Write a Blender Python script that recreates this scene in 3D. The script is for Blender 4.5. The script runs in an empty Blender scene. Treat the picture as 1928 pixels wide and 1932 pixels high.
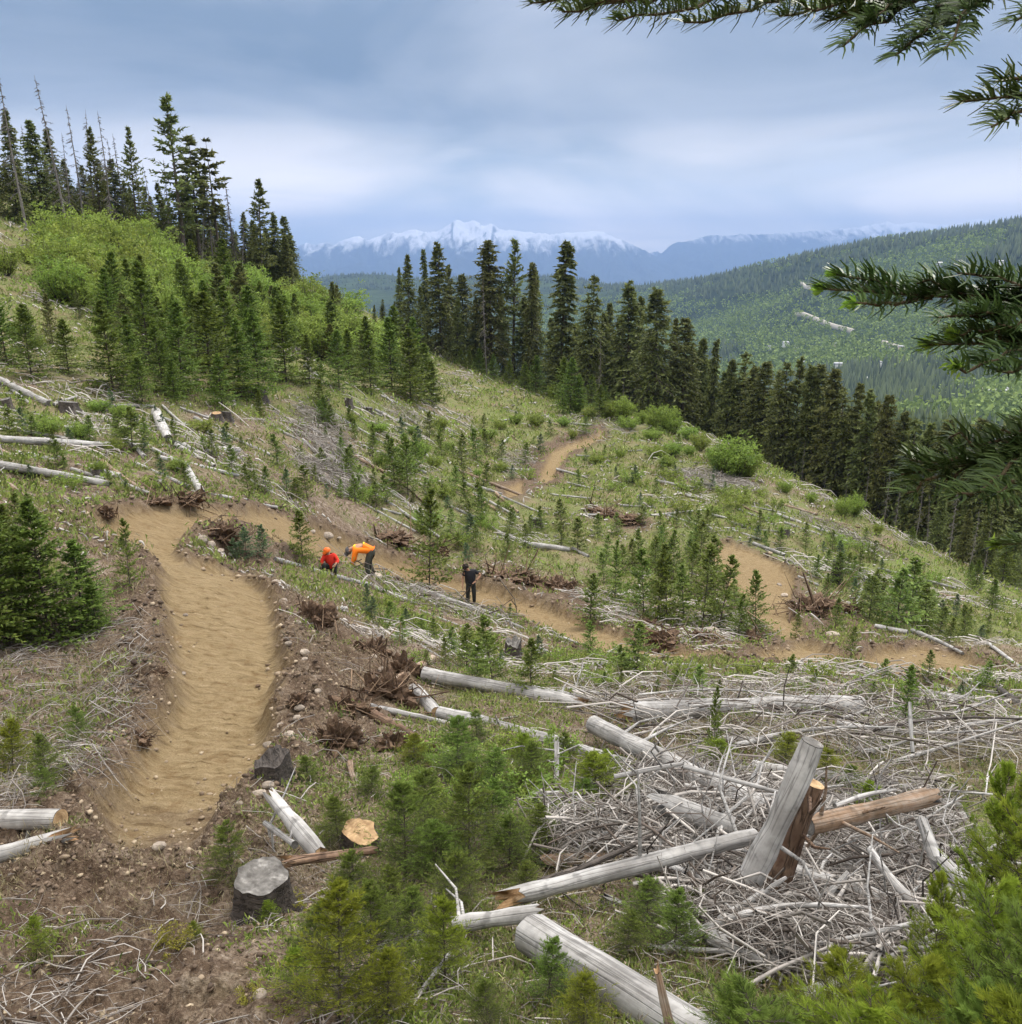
import bpy, math, random
import numpy as np
from mathutils import Vector, Matrix
rng = np.random.default_rng(7); random.seed(7)
S = bpy.context.scene; COL = S.collection
R = math.radians
# ------------------------------------------------------------------ camera, sky, sun, exposure
PITCH = R(15.6); FOC = 1670.0; CX, CY = 964.0, 966.0        # photograph measured on a 1928 x 1932 grid
cam = bpy.data.objects.new('camera', bpy.data.cameras.new('camera')); COL.objects.link(cam)
cam.rotation_euler = (R(90) - PITCH, 0, 0); cam.data.sensor_fit = 'HORIZONTAL'
cam.data.angle = 2 * math.atan(CX / FOC); cam.data.clip_start = 0.05; cam.data.clip_end = 60000
S.camera = cam
SUN_EL, SUN_AZ = R(52), R(35)                                # sun veiled by cloud, front right
W = bpy.data.worlds.new('World'); S.world = W; W.use_nodes = True
def build_world():
    nt = W.node_tree; nt.nodes.clear(); N = nt.nodes.new; L = nt.links.new
    out = N('ShaderNodeOutputWorld'); mix = N('ShaderNodeMixShader'); mix.inputs[0].default_value = 0.95
    b1 = N('ShaderNodeBackground'); b1.inputs[1].default_value = 0.1
    sky = N('ShaderNodeTexSky'); sky.sky_type = 'NISHITA'; sky.sun_disc = False
    sky.sun_elevation = SUN_EL; sky.sun_rotation = SUN_AZ; sky.altitude = 1200
    L(sky.outputs[0], b1.inputs[0])
    b2 = N('ShaderNodeBackground'); b2.inputs[1].default_value = 1.0
    tc = N('ShaderNodeTexCoord'); sep = N('ShaderNodeSeparateXYZ'); L(tc.outputs['Generated'], sep.inputs[0])
    ramp = N('ShaderNodeValToRGB'); e = ramp.color_ramp.elements
    e[0].position = 0.0; e[0].color = (0.86, 0.82, 0.75, 1)
    e[1].position = 1.0; e[1].color = (1.30, 1.25, 1.20, 1)
    for p, c in ((0.06, (0.76, 0.74, 0.70, 1)), (0.10, (0.46, 0.465, 0.46, 1)), (0.145, (0.195, 0.222, 0.252, 1)), (0.19, (0.168, 0.196, 0.23, 1)),
                 (0.27, (0.222, 0.25, 0.30, 1)), (0.45, (0.60, 0.61, 0.63, 1))):
        q = e.new(p); q.color = c
    L(sep.outputs[2], ramp.inputs[0])
    mp = N('ShaderNodeMapping'); mp.inputs['Scale'].default_value = (1, 1, 3.2); mp.inputs['Location'].default_value = (0.35, 0.1, 0.2)
    L(tc.outputs['Generated'], mp.inputs[0])
    n1 = N('ShaderNodeTexNoise'); n1.inputs['Scale'].default_value = 2.7; n1.inputs['Detail'].default_value = 5; n1.inputs['Roughness'].default_value = 0.48; n1.inputs['Distortion'].default_value = 0.5
    L(mp.outputs[0], n1.inputs[0])
    r2 = N('ShaderNodeValToRGB'); f = r2.color_ramp.elements
    f[0].position = 0.34; f[0].color = (0.54, 0.64, 0.70, 1); f[1].position = 0.66; f[1].color = (1.62, 1.48, 1.36, 1)
    L(n1.outputs[0], r2.inputs[0])
    m = N('ShaderNodeMixRGB'); m.blend_type = 'MULTIPLY'; m.inputs[0].default_value = 1
    L(ramp.outputs[0], m.inputs[1]); L(r2.outputs[0], m.inputs[2])
    # thin bright streaks of cloud low over the mountains
    mp2 = N('ShaderNodeMapping'); mp2.inputs['Scale'].default_value = (3.5, 3.5, 28)
    n2 = N('ShaderNodeTexNoise'); n2.inputs['Scale'].default_value = 1.6; n2.inputs['Detail'].default_value = 5; n2.inputs['Distortion'].default_value = 0.8
    L(tc.outputs['Generated'], mp2.inputs[0]); L(mp2.outputs[0], n2.inputs[0])
    r3 = N('ShaderNodeValToRGB'); r3.color_ramp.elements[0].position = 0.5; r3.color_ramp.elements[1].position = 0.75
    L(n2.outputs[0], r3.inputs[0])
    r4 = N('ShaderNodeValToRGB'); g = r4.color_ramp.elements; g[0].position = 0.02; g[0].color = (.85, .85, .85, 1); g[1].position = 0.15; g[1].color = (0, 0, 0, 1)
    L(sep.outputs[2], r4.inputs[0])
    mm = N('ShaderNodeMath'); mm.operation = 'MULTIPLY'; L(r3.outputs[0], mm.inputs[0]); L(r4.outputs[0], mm.inputs[1])
    m2 = N('ShaderNodeMixRGB'); m2.blend_type = 'MIX'; m2.inputs[2].default_value = (0.60, 0.62, 0.64, 1)
    L(mm.outputs[0], m2.inputs[0]); L(m.outputs[0], m2.inputs[1]); L(m2.outputs[0], b2.inputs[0])
    L(b1.outputs[0], mix.inputs[1]); L(b2.outputs[0], mix.inputs[2]); L(mix.outputs[0], out.inputs[0])
build_world()
sl = bpy.data.lights.new('sun', 'SUN'); sl.energy = 1.5; sl.angle = R(14); sl.color = (1.0, 0.95, 0.88)
sun = bpy.data.objects.new('sun', sl); COL.objects.link(sun)
# Nishita: rotation 0 = +Y, turning clockwise seen from above
sdir = Vector((math.sin(SUN_AZ) * math.cos(SUN_EL), math.cos(SUN_AZ) * math.cos(SUN_EL), math.sin(SUN_EL)))
sun.rotation_euler = sdir.to_track_quat('Z', 'Y').to_euler(); sun.location = (0, 0, 30)
S.view_settings.view_transform = 'Standard'; S.view_settings.look = 'None'; S.view_settings.gamma = 1
S.view_settings.exposure = 1.12
try: S.view_settings.use_curve_mapping = False
except Exception: pass
S.render.engine = 'CYCLES'; cy = S.cycles
cy.max_bounces = 5; cy.diffuse_bounces = 3; cy.glossy_bounces = 2; cy.transmission_bounces = 3; cy.volume_bounces = 1; cy.transparent_max_bounces = 4
cy.use_adaptive_sampling = True; cy.adaptive_threshold = 0.02; cy.caustics_reflective = False; cy.caustics_refractive = False

# ------------------------------------------------------------------ small tools
def lin(*c): return tuple(((v/255+.055)/1.055)**2.4 if v > 10 else v/255/12.92 for v in c)
def pdir(px, py):
    a, b = (px-CX)/FOC, (py-CY)/FOC
    return np.array([a, math.cos(PITCH)-b*math.sin(PITCH), -math.sin(PITCH)-b*math.cos(PITCH)])
def P3(px, py, depth): return pdir(px, py)*depth            # measured point -> metres
def topx(p):                                                  # metres -> photograph grid
    x, y, z = p; f = y*math.cos(PITCH)-z*math.sin(PITCH); d = -y*math.sin(PITCH)-z*math.cos(PITCH)
    return CX+FOC*x/f, CY+FOC*d/f
def _h(i, j, s):
    n = (i.astype(np.int64)*374761393 + j.astype(np.int64)*668265263 + s*144269504) & 0xffffffff
    n = ((n ^ (n >> 13))*1274126177) & 0xffffffff
    return ((n ^ (n >> 16)) & 0xffff)/65535.0
def vn(x, y, s=0):
    i, j = np.floor(x), np.floor(y); fx, fy = x-i, y-j; fx = fx*fx*(3-2*fx); fy = fy*fy*(3-2*fy)
    a, b, c, d = _h(i, j, s), _h(i+1, j, s), _h(i, j+1, s), _h(i+1, j+1, s)
    return (a*(1-fx)+b*fx)*(1-fy)+(c*(1-fx)+d*fx)*fy
def fbm(x, y, s=0, o=4, g=.5):
    t = 0; a = 1; w = 0
    for k in range(o): t = t+a*vn(x*2**k+17*k, y*2**k-9*k, s+k); w += a; a *= g
    return t/w-.5
def ss(a, b, x): t = np.clip((x-a)/(b-a), 0, 1); return t*t*(3-2*t)
def rnd(a, b): return float(rng.uniform(a, b))
class TPS:
    def __init__(s, pts, vals, lam=1e-3):
        s.p = np.array(pts, float); n = len(s.p); K = s.k(s.p, s.p)+np.eye(n)*lam
        Q = np.hstack([np.ones((n, 1)), s.p]); A = np.zeros((n+3, n+3)); A[:n, :n] = K; A[:n, n:] = Q; A[n:, :n] = Q.T
        s.w = np.linalg.solve(A, np.r_[vals, 0, 0, 0])
    def k(s, a, b):
        d = ((a[:, None, :]-b[None, :, :])**2).sum(-1); return .5*d*np.log(d+1e-12)
    def __call__(s, q):
        out = np.empty(len(q))
        for i in range(0, len(q), 20000):
            c = q[i:i+20000]; out[i:i+20000] = s.k(c, s.p)@s.w[:-3]+s.w[-3]+c@s.w[-2:]
        return out
class MB:
    """collects vertices / faces and links them as one mesh"""
    def __init__(s): s.v = []; s.f = []; s.t = []; s.m = []; s.n = 0
    def add(s, v, f, tint=.5, mat=0):
        v = np.asarray(v, float).reshape(-1, 3); f = np.asarray(f, np.int64)
        s.v.append(v); s.f.append(f+s.n); s.n += len(v)
        s.t.append(np.broadcast_to(np.asarray(tint, float), (len(v),)).copy()); s.m.append(np.full(len(f), mat))
        return s
    def mesh(s, name, mats, smooth=False):
        me = bpy.data.meshes.new(name)
        if not s.v: return me
        v = np.vstack(s.v); me.vertices.add(len(v)); me.vertices.foreach_set('co', v.ravel().astype(np.float32))
        cnt = np.concatenate([np.full(len(f), f.shape[1]) for f in s.f if len(f)]); idx = np.concatenate([f.ravel() for f in s.f if len(f)])
        me.loops.add(len(idx)); me.loops.foreach_set('vertex_index', idx.astype(np.int32))
        me.polygons.add(len(cnt)); me.polygons.foreach_set('loop_start', np.r_[0, np.cumsum(cnt)[:-1]].astype(np.int32))
        try: me.polygons.foreach_set('loop_total', cnt.astype(np.int32))
        except Exception: pass
        me.polygons.foreach_set('material_index', np.concatenate([m for m in s.m if len(m)]).astype(np.int32))
        me.update(calc_edges=True)
        at = me.attributes.new('tint', 'FLOAT', 'POINT'); at.data.foreach_set('value', np.concatenate(s.t).astype(np.float32))
        if smooth: me.polygons.foreach_set('use_smooth', np.ones(len(cnt), bool))
        for m in (mats if isinstance(mats, (list, tuple)) else [mats]): me.materials.append(m)
        return me
    def build(s, name, mats, parent=None, smooth=False): return link(name, s.mesh(name, mats, smooth), parent)
def link(name, data, parent=None, loc=None):
    o = bpy.data.objects.new(name, data); COL.objects.link(o)
    if parent: o.parent = parent
    if loc is not None: o.location = loc
    return o
def unit(a): return a/np.maximum(np.linalg.norm(a, axis=-1, keepdims=True), 1e-9)
def tubes(P, Rr, sides=5, cap=True):
    """P (N,K,3) paths, Rr (N,K) radii -> verts, quads"""
    P = np.asarray(P, float); Rr = np.asarray(Rr, float)
    if P.ndim == 2: P = P[None]; Rr = Rr[None]
    N, K, _ = P.shape; T = unit(np.gradient(P, axis=1)) if K > 2 else unit(np.repeat(P[:, 1:]-P[:, :1], 2, axis=1))
    ref = np.where(np.abs(T[:, :1, 2:3]) > .85, np.array([1., 0, 0]), np.array([0, 0, 1.]))
    A = unit(np.cross(T, np.broadcast_to(ref, T.shape))); B = np.cross(T, A)
    th = np.arange(sides)*2*math.pi/sides
    V = P[:, :, None]+Rr[:, :, None, None]*(np.cos(th)[None, None, :, None]*A[:, :, None]+np.sin(th)[None, None, :, None]*B[:, :, None])
    base = (np.arange(N)*K*sides)[:, None, None]; k = (np.arange(K-1)*sides)[None, :, None]; j = np.arange(sides)[None, None]; j2 = (j+1) % sides
    F = np.stack([base+k+j, base+k+j2, base+k+sides+j2, base+k+sides+j], -1).reshape(-1, 4)
    return V.reshape(-1, 3), F
def kites(P, D, L, Wd, nrm=None):
    """leaf-shaped quads"""
    if nrm is None: nrm = rng.normal(size=P.shape)
    Sd = unit(np.cross(D, nrm)); L = np.asarray(L).reshape(-1, 1); Wd = np.asarray(Wd).reshape(-1, 1)
    M = P+D*L*.45; V = np.stack([P, M+Sd*Wd/2, P+D*L, M-Sd*Wd/2], 1).reshape(-1, 3)
    return V, np.arange(len(P)*4).reshape(-1, 4)
def strips(P, D, L, Wd, nrm, bend=0.0, up=None):
    """narrow needles: a base quad and a pointed tip, slightly bent"""
    Sd = unit(np.cross(D, nrm)); L = np.asarray(L).reshape(-1, 1); Wd = np.asarray(Wd).reshape(-1, 1)
    B = unit(nrm)*L*bend; M = P+D*L*.55+B; T = P+D*L*.98+B*.2
    V = np.stack([P-Sd*Wd*.4, P+Sd*Wd*.4, M+Sd*Wd*.5, M-Sd*Wd*.5, T+Sd*Wd*.2, T-Sd*Wd*.2], 1).reshape(-1, 3)
    i = np.arange(len(P))[:, None]*6; F = np.concatenate([i+np.array([[0, 1, 2, 3]]), i+np.array([[3, 2, 4, 5]])])
    return V, F
# ------------------------------------------------------------------ materials
def mat(name, fn):
    m = bpy.data.materials.new(name); m.use_nodes = True; nt = m.node_tree; nt.nodes.clear()
    out = nt.nodes.new('ShaderNodeOutputMaterial'); fn(nt, out); return m
class G:
    def __init__(s, nt): s.nt = nt
    def n(s, t, **k):
        x = s.nt.nodes.new('ShaderNode'+t)
        for a, b in k.items(): setattr(x, a, b)
        return x
    def l(s, a, b): s.nt.links.new(a, b)
    def noise(s, vec, scale, detail=3, rough=.55, dist=0):
        x = s.n('TexNoise'); x.inputs['Scale'].default_value = scale; x.inputs['Detail'].default_value = detail; x.inputs['Roughness'].default_value = rough; x.inputs['Distortion'].default_value = dist
        if vec is not None: s.l(vec, x.inputs['Vector'])
        return x.outputs[0]
    def ramp(s, fac, stops, interp='LINEAR'):
        x = s.n('ValToRGB'); e = x.color_ramp.elements; x.color_ramp.interpolation = interp
        e[0].position, e[0].color = stops[0][0], (*stops[0][1], 1); e[1].position, e[1].color = stops[-1][0], (*stops[-1][1], 1)
        for p, c in stops[1:-1]: q = e.new(p); q.color = (*c, 1)
        s.l(fac, x.inputs[0]); return x.outputs[0]
    def mix(s, fac, a, b, mode='MIX'):
        x = s.n('MixRGB', blend_type=mode)
        for i, v in ((0, fac), (1, a), (2, b)):
            if hasattr(v, 'is_linked'): s.l(v, x.inputs[i])
            elif i == 0: x.inputs[0].default_value = v
            else: x.inputs[i].default_value = (*v, 1)
        return x.outputs[0]
    def math(s, op, a, b=None):
        x = s.n('Math', operation=op)
        for i, v in ((0, a), (1, b)):
            if v is None: continue
            if hasattr(v, 'is_linked'): s.l(v, x.inputs[i])
            else: x.inputs[i].default_value = v
        return x.outputs[0]
    def attr(s, name): x = s.n('Attribute', attribute_name=name); return x.outputs['Fac']
    def pbsdf(s, out, col, rough=.8, bump=None, bstr=.3, bdist=.02, spec=.25):
        p = s.n('BsdfPrincipled'); p.inputs['Roughness'].default_value = rough; p.inputs['Specular IOR Level'].default_value = spec
        if hasattr(col, 'is_linked'): s.l(col, p.inputs['Base Color'])
        else: p.inputs['Base Color'].default_value = (*col, 1)
        if bump is not None:
            b = s.n('Bump'); b.inputs['Strength'].default_value = bstr; b.inputs['Distance'].default_value = bdist
            s.l(bump, b.inputs['Height']); s.l(b.outputs[0], p.inputs['Normal'])
        s.l(p.outputs[0], out.inputs[0]); return p
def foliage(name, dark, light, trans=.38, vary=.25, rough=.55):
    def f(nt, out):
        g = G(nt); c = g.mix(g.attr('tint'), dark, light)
        oi = g.n('ObjectInfo'); v = g.math('ADD', g.math('MULTIPLY', oi.outputs['Random'], vary), 1-vary*.5)
        hs = g.n('HueSaturation'); g.l(c, hs.inputs['Color']); g.l(v, hs.inputs['Value'])
        g.l(g.math('ADD', g.math('MULTIPLY', oi.outputs['Random'], .035), .482), hs.inputs['Hue'])
        p = g.pbsdf(out, hs.outputs[0], rough, spec=.2); t = g.n('BsdfTranslucent'); g.l(hs.outputs[0], t.inputs[0])
        m = g.n('MixShader'); m.inputs[0].default_value = trans; g.l(p.outputs[0], m.inputs[1]); g.l(t.outputs[0], m.inputs[2]); g.l(m.outputs[0], out.inputs[0])
    return mat(name, f)
def wood(name, cols, sx=1.2, sr=16, bs=.35, rough=.75, cracks=True):
    def f(nt, out):
        g = G(nt); tc = g.n('TexCoord'); mp = g.n('Mapping'); mp.inputs['Scale'].default_value = (sx, sr, sr); g.l(tc.outputs['Object'], mp.inputs[0])
        oi = g.n('ObjectInfo'); ad = g.n('VectorMath', operation='ADD'); cb = g.n('CombineXYZ')
        g.l(g.math('MULTIPLY', oi.outputs['Random'], 40.), cb.inputs[0]); g.l(mp.outputs[0], ad.inputs[0]); g.l(cb.outputs[0], ad.inputs[1])
        a = g.noise(ad.outputs[0], 1.2, 6, .62); bl = g.noise(tc.outputs['Object'], 17., 5, .65); a = g.math('ADD', g.math('MULTIPLY', a, .62), g.math('MULTIPLY', bl, .38)); c = g.ramp(a, cols)
        big = g.noise(tc.outputs['Object'], 2.6, 4, .6, .4); c = g.mix(g.ramp(big, [(.42, (0, 0, 0)), (.66, (.55, .55, .55))]), c, cols[0][1])
        kn = g.noise(tc.outputs['Object'], 9., 3, .5); c = g.mix(g.ramp(kn, [(.64, (0, 0, 0)), (.72, (.6, .6, .6))]), c, tuple(x*.35 for x in cols[1][1]))
        h = a
        if cracks:
            mp2 = g.n('Mapping'); mp2.inputs['Scale'].default_value = (sx*.35, sr*1.1, sr*1.1); g.l(tc.outputs['Object'], mp2.inputs[0])
            cr = g.ramp(g.noise(mp2.outputs[0], 1.9, 2, .4), [(.455, (1, 1, 1)), (.5, (0, 0, 0)), (.545, (1, 1, 1))]); c = g.mix(g.math('MULTIPLY', g.math('SUBTRACT', 1., cr), .55), c, tuple(x*.3 for x in cols[0][1]))
            h = g.math('ADD', a, g.math('MULTIPLY', cr, .5))
        v = g.n('HueSaturation'); g.l(c, v.inputs['Color']); g.l(g.math('ADD', g.math('MULTIPLY', oi.outputs['Random'], .4), .75), v.inputs['Value'])
        g.pbsdf(out, v.outputs[0], rough, h, bs, .02)
    return mat(name, f)
M = {}
M['grey_wood'] = wood('weathered_wood', [(.25, (.15, .14, .13)), (.42, (.36, .35, .335)), (.55, (.52, .51, .495)), (.74, (.68, .675, .66))])
M['tan_wood'] = wood('peeling_wood', [(.25, (.13, .085, .05)), (.45, (.30, .20, .13)), (.6, (.40, .34, .28)), (.78, (.56, .50, .42))])
M['bark'] = wood('dark_bark', [(.25, (.035, .03, .026)), (.5, (.10, .085, .075)), (.78, (.24, .21, .185))], 5, 20, .8)
M['red_bark'] = wood('red_bark', [(.25, (.06, .035, .022)), (.42, (.17, .10, .065)), (.58, (.28, .19, .13)), (.72, (.48, .29, .15))], 4, 14, .9)
def endg(name, c1, c2, c3):
    def f(nt, out):
        g = G(nt); tc = g.n('TexCoord'); a = g.noise(tc.outputs['Object'], 14, 5, .6); w = g.n('TexWave', wave_type='RINGS', rings_direction='X'); w.inputs['Scale'].default_value = 22; w.inputs['Distortion'].default_value = 2.5; w.inputs['Detail'].default_value = 3
        g.l(tc.outputs['Object'], w.inputs[0]); c = g.mix(g.math('MULTIPLY', w.outputs['Fac'], .35), g.ramp(a, [(.3, c1), (.55, c2), (.75, c3)]), c1)
        g.pbsdf(out, c, .85, a, .5, .01)
    return mat(name, f)
M['cut_pale'] = endg('pale_cut_wood', (.20, .12, .06), (.48, .33, .18), (.60, .46, .29))
M['cut_grey'] = endg('grey_cut_wood', (.055, .050, .045), (.18, .172, .16), (.40, .385, .36))
M['splinter'] = endg('splintered_tan_wood', (.17, .09, .045), (.42, .27, .14), (.58, .45, .30))
M['trunk'] = wood('live_trunk_bark', [(.25, (.035, .028, .022)), (.5, (.09, .075, .06)), (.78, (.17, .15, .13))], 6, 6, .5, cracks=False)
M['snag'] = wood('dead_trunk', [(.25, (.09, .08, .075)), (.5, (.19, .175, .165)), (.78, (.33, .31, .29))], 3, 6, .4, cracks=False)
M['spruce'] = foliage('dark_spruce_needles', (.070, .084, .030), (.31, .35, .115))
M['brownish'] = foliage('bronze_spruce_needles', (.065, .078, .028), (.28, .31, .10))
M['fir'] = foliage('young_fir_needles', (.065, .098, .018), (.275, .37, .075))
M['firlight'] = foliage('fresh_fir_needles', (.125, .175, .018), (.42, .50, .07))
M['sap'] = foliage('sapling_needles', (.07, .110, .022), (.34, .45, .10), vary=.35)
M['bluefir'] = foliage('bluish_fir_needles', (.045, .085, .040), (.22, .31, .15))
M['near'] = foliage('overhanging_needles', (.024, .044, .013), (.115, .17, .05), .12, .1, .38)
M['tip'] = foliage('new_growth_needles', (.14, .25, .03), (.34, .48, .07), .4)
M['leaf'] = foliage('spring_leaves', (.11, .165, .030), (.36, .47, .095), .4, .25)
M['herb'] = foliage('low_green_plants', (.085, .125, .030), (.32, .39, .11), .35, .1)
M['dry'] = foliage('dry_grass', (.14, .11, .055), (.42, .36, .22), .2, .1)
M['litter'] = foliage('dead_leaf_litter', (.075, .048, .030), (.36, .28, .20), .05, .1, .9)
M['moss'] = foliage('yellow_moss', (.14, .13, .02), (.34, .30, .05), .2, .1)
def stickm(name, a, b):
    return mat(name, lambda nt, out: (lambda g: g.pbsdf(out, g.mix(g.attr('tint'), a, b), .8))(G(nt)))
M['stick'] = stickm('bleached_twigs', (.085, .065, .052), (.52, .49, .455))
M['root'] = stickm('brown_roots', (.055, .032, .02), (.44, .31, .20))
def rockf(nt, out):
    g = G(nt); tc = g.n('TexCoord'); oi = g.n('ObjectInfo'); a = g.noise(tc.outputs['Object'], 6, 6, .65)
    c = g.ramp(a, [(.3, (.13, .11, .09)), (.5, (.32, .27, .22)), (.72, (.50, .44, .36))]); v = g.n('HueSaturation'); g.l(c, v.inputs['Color']); g.l(g.math('ADD', g.math('MULTIPLY', oi.outputs['Random'], .5), .75), v.inputs['Value'])
    g.pbsdf(out, v.outputs[0], .9, a, .6, .03)
M['rock'] = mat('field_stone', rockf)
M['gravel'] = stickm('pale_gravel', (.12, .08, .05), (.42, .34, .24))
M['clod'] = stickm('soil_clods', (.045, .030, .021), (.21, .155, .11))
def groundf(nt, out):
    g = G(nt); ge = g.n('NewGeometry'); pos = ge.outputs['Position']
    n1 = g.noise(pos, .55, 6, .65); n2 = g.noise(pos, 5., 6, .7); n3 = g.noise(pos, 34., 5, .75); nb = g.noise(pos, .12, 4, .6)
    litter = g.ramp(n2, [(.30, (.060, .040, .028)), (.44, (.150, .108, .076)), (.58, (.26, .205, .155)), (.74, (.44, .38, .32))])
    litter = g.mix(g.ramp(n3, [(.36, (1, 1, 1)), (.50, (0, 0, 0))]), litter, (.05, .034, .024))
    litter = g.mix(g.ramp(n3, [(.56, (0, 0, 0)), (.72, (.85, .85, .85))]), litter, (.46, .42, .37))
    green = g.ramp(n3, [(.3, (.055, .075, .022)), (.5, (.125, .16, .045)), (.62, (.20, .225, .085)), (.75, (.33, .31, .17))])
    patch = g.noise(pos, .35, 5, .7); green = g.mix(g.ramp(patch, [(.46, (0, 0, 0)), (.64, (.75, .75, .75))]), green, (.215, .165, .105))
    gm = g.ramp(g.math('ADD', g.math('MULTIPLY', n1, .75), g.math('MULTIPLY', g.attr('green'), .45)), [(.52, (0, 0, 0)), (.70, (.85, .85, .85))])
    c = g.mix(gm, litter, green)
    mp = g.n('Mapping'); mp.inputs['Rotation'].default_value = (0, 0, R(28)); mp.inputs['Scale'].default_value = (3.2, 13, 3); g.l(pos, mp.inputs[0]); nk = g.noise(mp.outputs[0], 1.3, 5, .62, .5)
    soil = g.ramp(n2, [(.28, (.050, .034, .024)), (.46, (.130, .092, .064)), (.6, (.205, .158, .115)), (.75, (.34, .285, .23))])
    soil = g.mix(g.ramp(n3, [(.42, (.9, .9, .9)), (.58, (0, 0, 0))]), soil, (.075, .050, .034))
    fine = g.noise(pos, 70., 5, .8); soil = g.mix(g.ramp(fine, [(.55, (0, 0, 0)), (.66, (.7, .7, .7))]), soil, (.30, .235, .165)); soil = g.mix(g.ramp(n3, [(.62, (0, 0, 0)), (.72, (.8, .8, .8))]), soil, (.42, .35, .27))
    c = g.mix(g.attr('dirt'), c, soil)
    tr = g.ramp(nk, [(.30, (.105, .072, .036)), (.45, (.238, .178, .096)), (.6, (.292, .224, .128)), (.78, (.38, .30, .19))])
    tr = g.mix(g.ramp(nb, [(.4, (0, 0, 0)), (.6, (.35, .35, .35))]), tr, (.215, .150, .078))
    tr = g.mix(g.ramp(fine, [(.36, (.8, .8, .8)), (.50, (0, 0, 0))]), tr, (.12, .078, .038)); tr = g.mix(g.ramp(n2, [(.36, (.55, .55, .55)), (.48, (0, 0, 0))]), tr, (.15, .092, .042)); tr = g.mix(g.ramp(fine, [(.56, (0, 0, 0)), (.70, (.7, .7, .7))]), tr, (.34, .26, .16))
    c = g.mix(g.attr('trail'), c, tr)
    h = g.math('ADD', g.math('MULTIPLY', n3, .35), g.math('ADD', g.math('MULTIPLY', n2, .8), g.math('MULTIPLY', nk, .55)))
    g.pbsdf(out, c, .95, h, .9, .07, .1)
M['ground'] = mat('hillside_soil', groundf)
# ------------------------------------------------------------------ hillside: measured (photo x, photo y, distance in metres)
CP = [(0,1932,3.5),(500,1932,3.4),(964,1932,3.35),(1500,1932,3.6),(1928,1932,3.8),(0,1700,4.9),(500,1700,4.9),(964,1700,5.1),(1450,1700,5.3),(1928,1700,5.6),
 (0,1500,6.6),(350,1500,6.8),(700,1500,7.1),(1200,1500,7.5),(1928,1500,8.0),(0,1300,9.2),(400,1300,9.6),(700,1300,10.4),(1000,1320,11),(1400,1340,11.8),(1928,1340,13),
 (0,1200,10.6),(430,1200,11.4),(700,1200,14),(1000,1270,16),(1400,1270,19),(1750,1270,24),(1928,1300,20),
 (430,1080,14.5),(600,1140,18),(780,1180,22),(950,1190,26),(1150,1210,26),(1400,1220,27),(1700,1235,28),(1928,1240,30),
 (200,1000,18),(400,975,22),(560,985,27),(520,1060,21),(640,1060,33),(700,1078,33.5),(888,1140,33.7),(1050,1150,33),(1200,1140,35),(1460,1150,37),(1600,1160,37),(1750,1180,37),(1928,1180,40),
 (0,900,20.5),(200,905,22),(400,935,25),(0,840,25),(300,850,28),(450,880,30),(600,960,33),(600,900,39),(50,740,36),(300,760,40),(450,800,42),(600,780,55),
 (0,620,48),(200,640,50),(400,680,55),(600,690,66),(760,760,76),(0,480,80),(150,450,100),(300,480,108),(450,525,118),(545,565,125),(650,640,112),(760,690,118),
 (850,690,132),(850,800,78),(850,900,54),(850,1000,43),(964,1060,39),(720,1020,38),(1000,735,135),(1050,765,118),(1040,870,76),(980,920,62),(1250,800,98),(1200,900,67),(1200,1000,51),(1200,1080,42),
 (1400,1050,46),(1420,920,65),(1390,865,80),(1285,790,104),(1600,970,66),(1700,1040,58),(1600,1080,48),(1900,1150,47),(1800,1100,52)]
EX = [(-170,0,10),(-120,90,22),(-60,170,6),(-20,190,-16),(10,190,-34),(45,170,-58),(42,122,-40),(75,120,-70),(60,70,-40),(110,160,-105),(0,250,-46),(-60,250,-18),(-150,220,5),(60,250,-90),(150,220,-130),
      (-60,40,9),(-25,15,4),(-10,4,1.0),(-3,1.5,-1.4),(3,1.5,-2.5),(10,4,-5.5),(25,12,-12),(60,25,-32),(0,.6,-1.75),(0,1.3,-2.05),(-.6,.6,-1.7),(.6,.6,-1.85)]
def uv(x, y): r = np.hypot(x, y); return np.stack([np.arctan2(x, y)*1.6, np.log(np.maximum(r, .35))], -1)
_pt = [P3(*c) for c in CP]+[np.array(e, float) for e in EX]; _pt = np.array(_pt)
_tps = TPS(uv(_pt[:, 0], _pt[:, 1]), _pt[:, 2], 2e-2)
def H0(x, y):
    x = np.atleast_1d(np.asarray(x, float)); y = np.atleast_1d(np.asarray(y, float)); r = np.hypot(x, y)
    q = uv(x, y); q[:, 1] = np.maximum(q[:, 1], math.log(.9)); q[:, 0] = np.clip(q[:, 0], -1.75, 1.75); z = _tps(q)
    a = np.abs(np.arctan2(x, y)); wb = np.maximum(ss(-2.6, -1.1, -r), ss(R(44), R(72), a)*ss(-40, -9, -r)); wb = np.maximum(wb, ss(R(75), R(115), a)); zp = -2.02-.27*y-.20*x+.0016*np.clip(np.abs(x)-4, 0, 60)**2*np.where(x > 0, -1, 1)*.6
    return z*(1-wb)+zp*wb
def cast(px, py, Hf=None, lo=2.0, hi=190.):
    """where the sight line through a photograph position meets the hillside"""
    d = pdir(px, py); s = np.geomspace(lo, hi, 420); p = d[None]*s[:, None]; z = (Hf or H0)(p[:, 0], p[:, 1]); b = p[:, 2] < z
    if not b.any(): return d*hi
    i = int(np.argmax(b)); 
    if i == 0: return p[0]
    a0 = p[i-1, 2]-z[i-1]; a1 = p[i, 2]-z[i]; t = a0/(a0-a1+1e-9); return p[i-1]+(p[i]-p[i-1])*t
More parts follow.
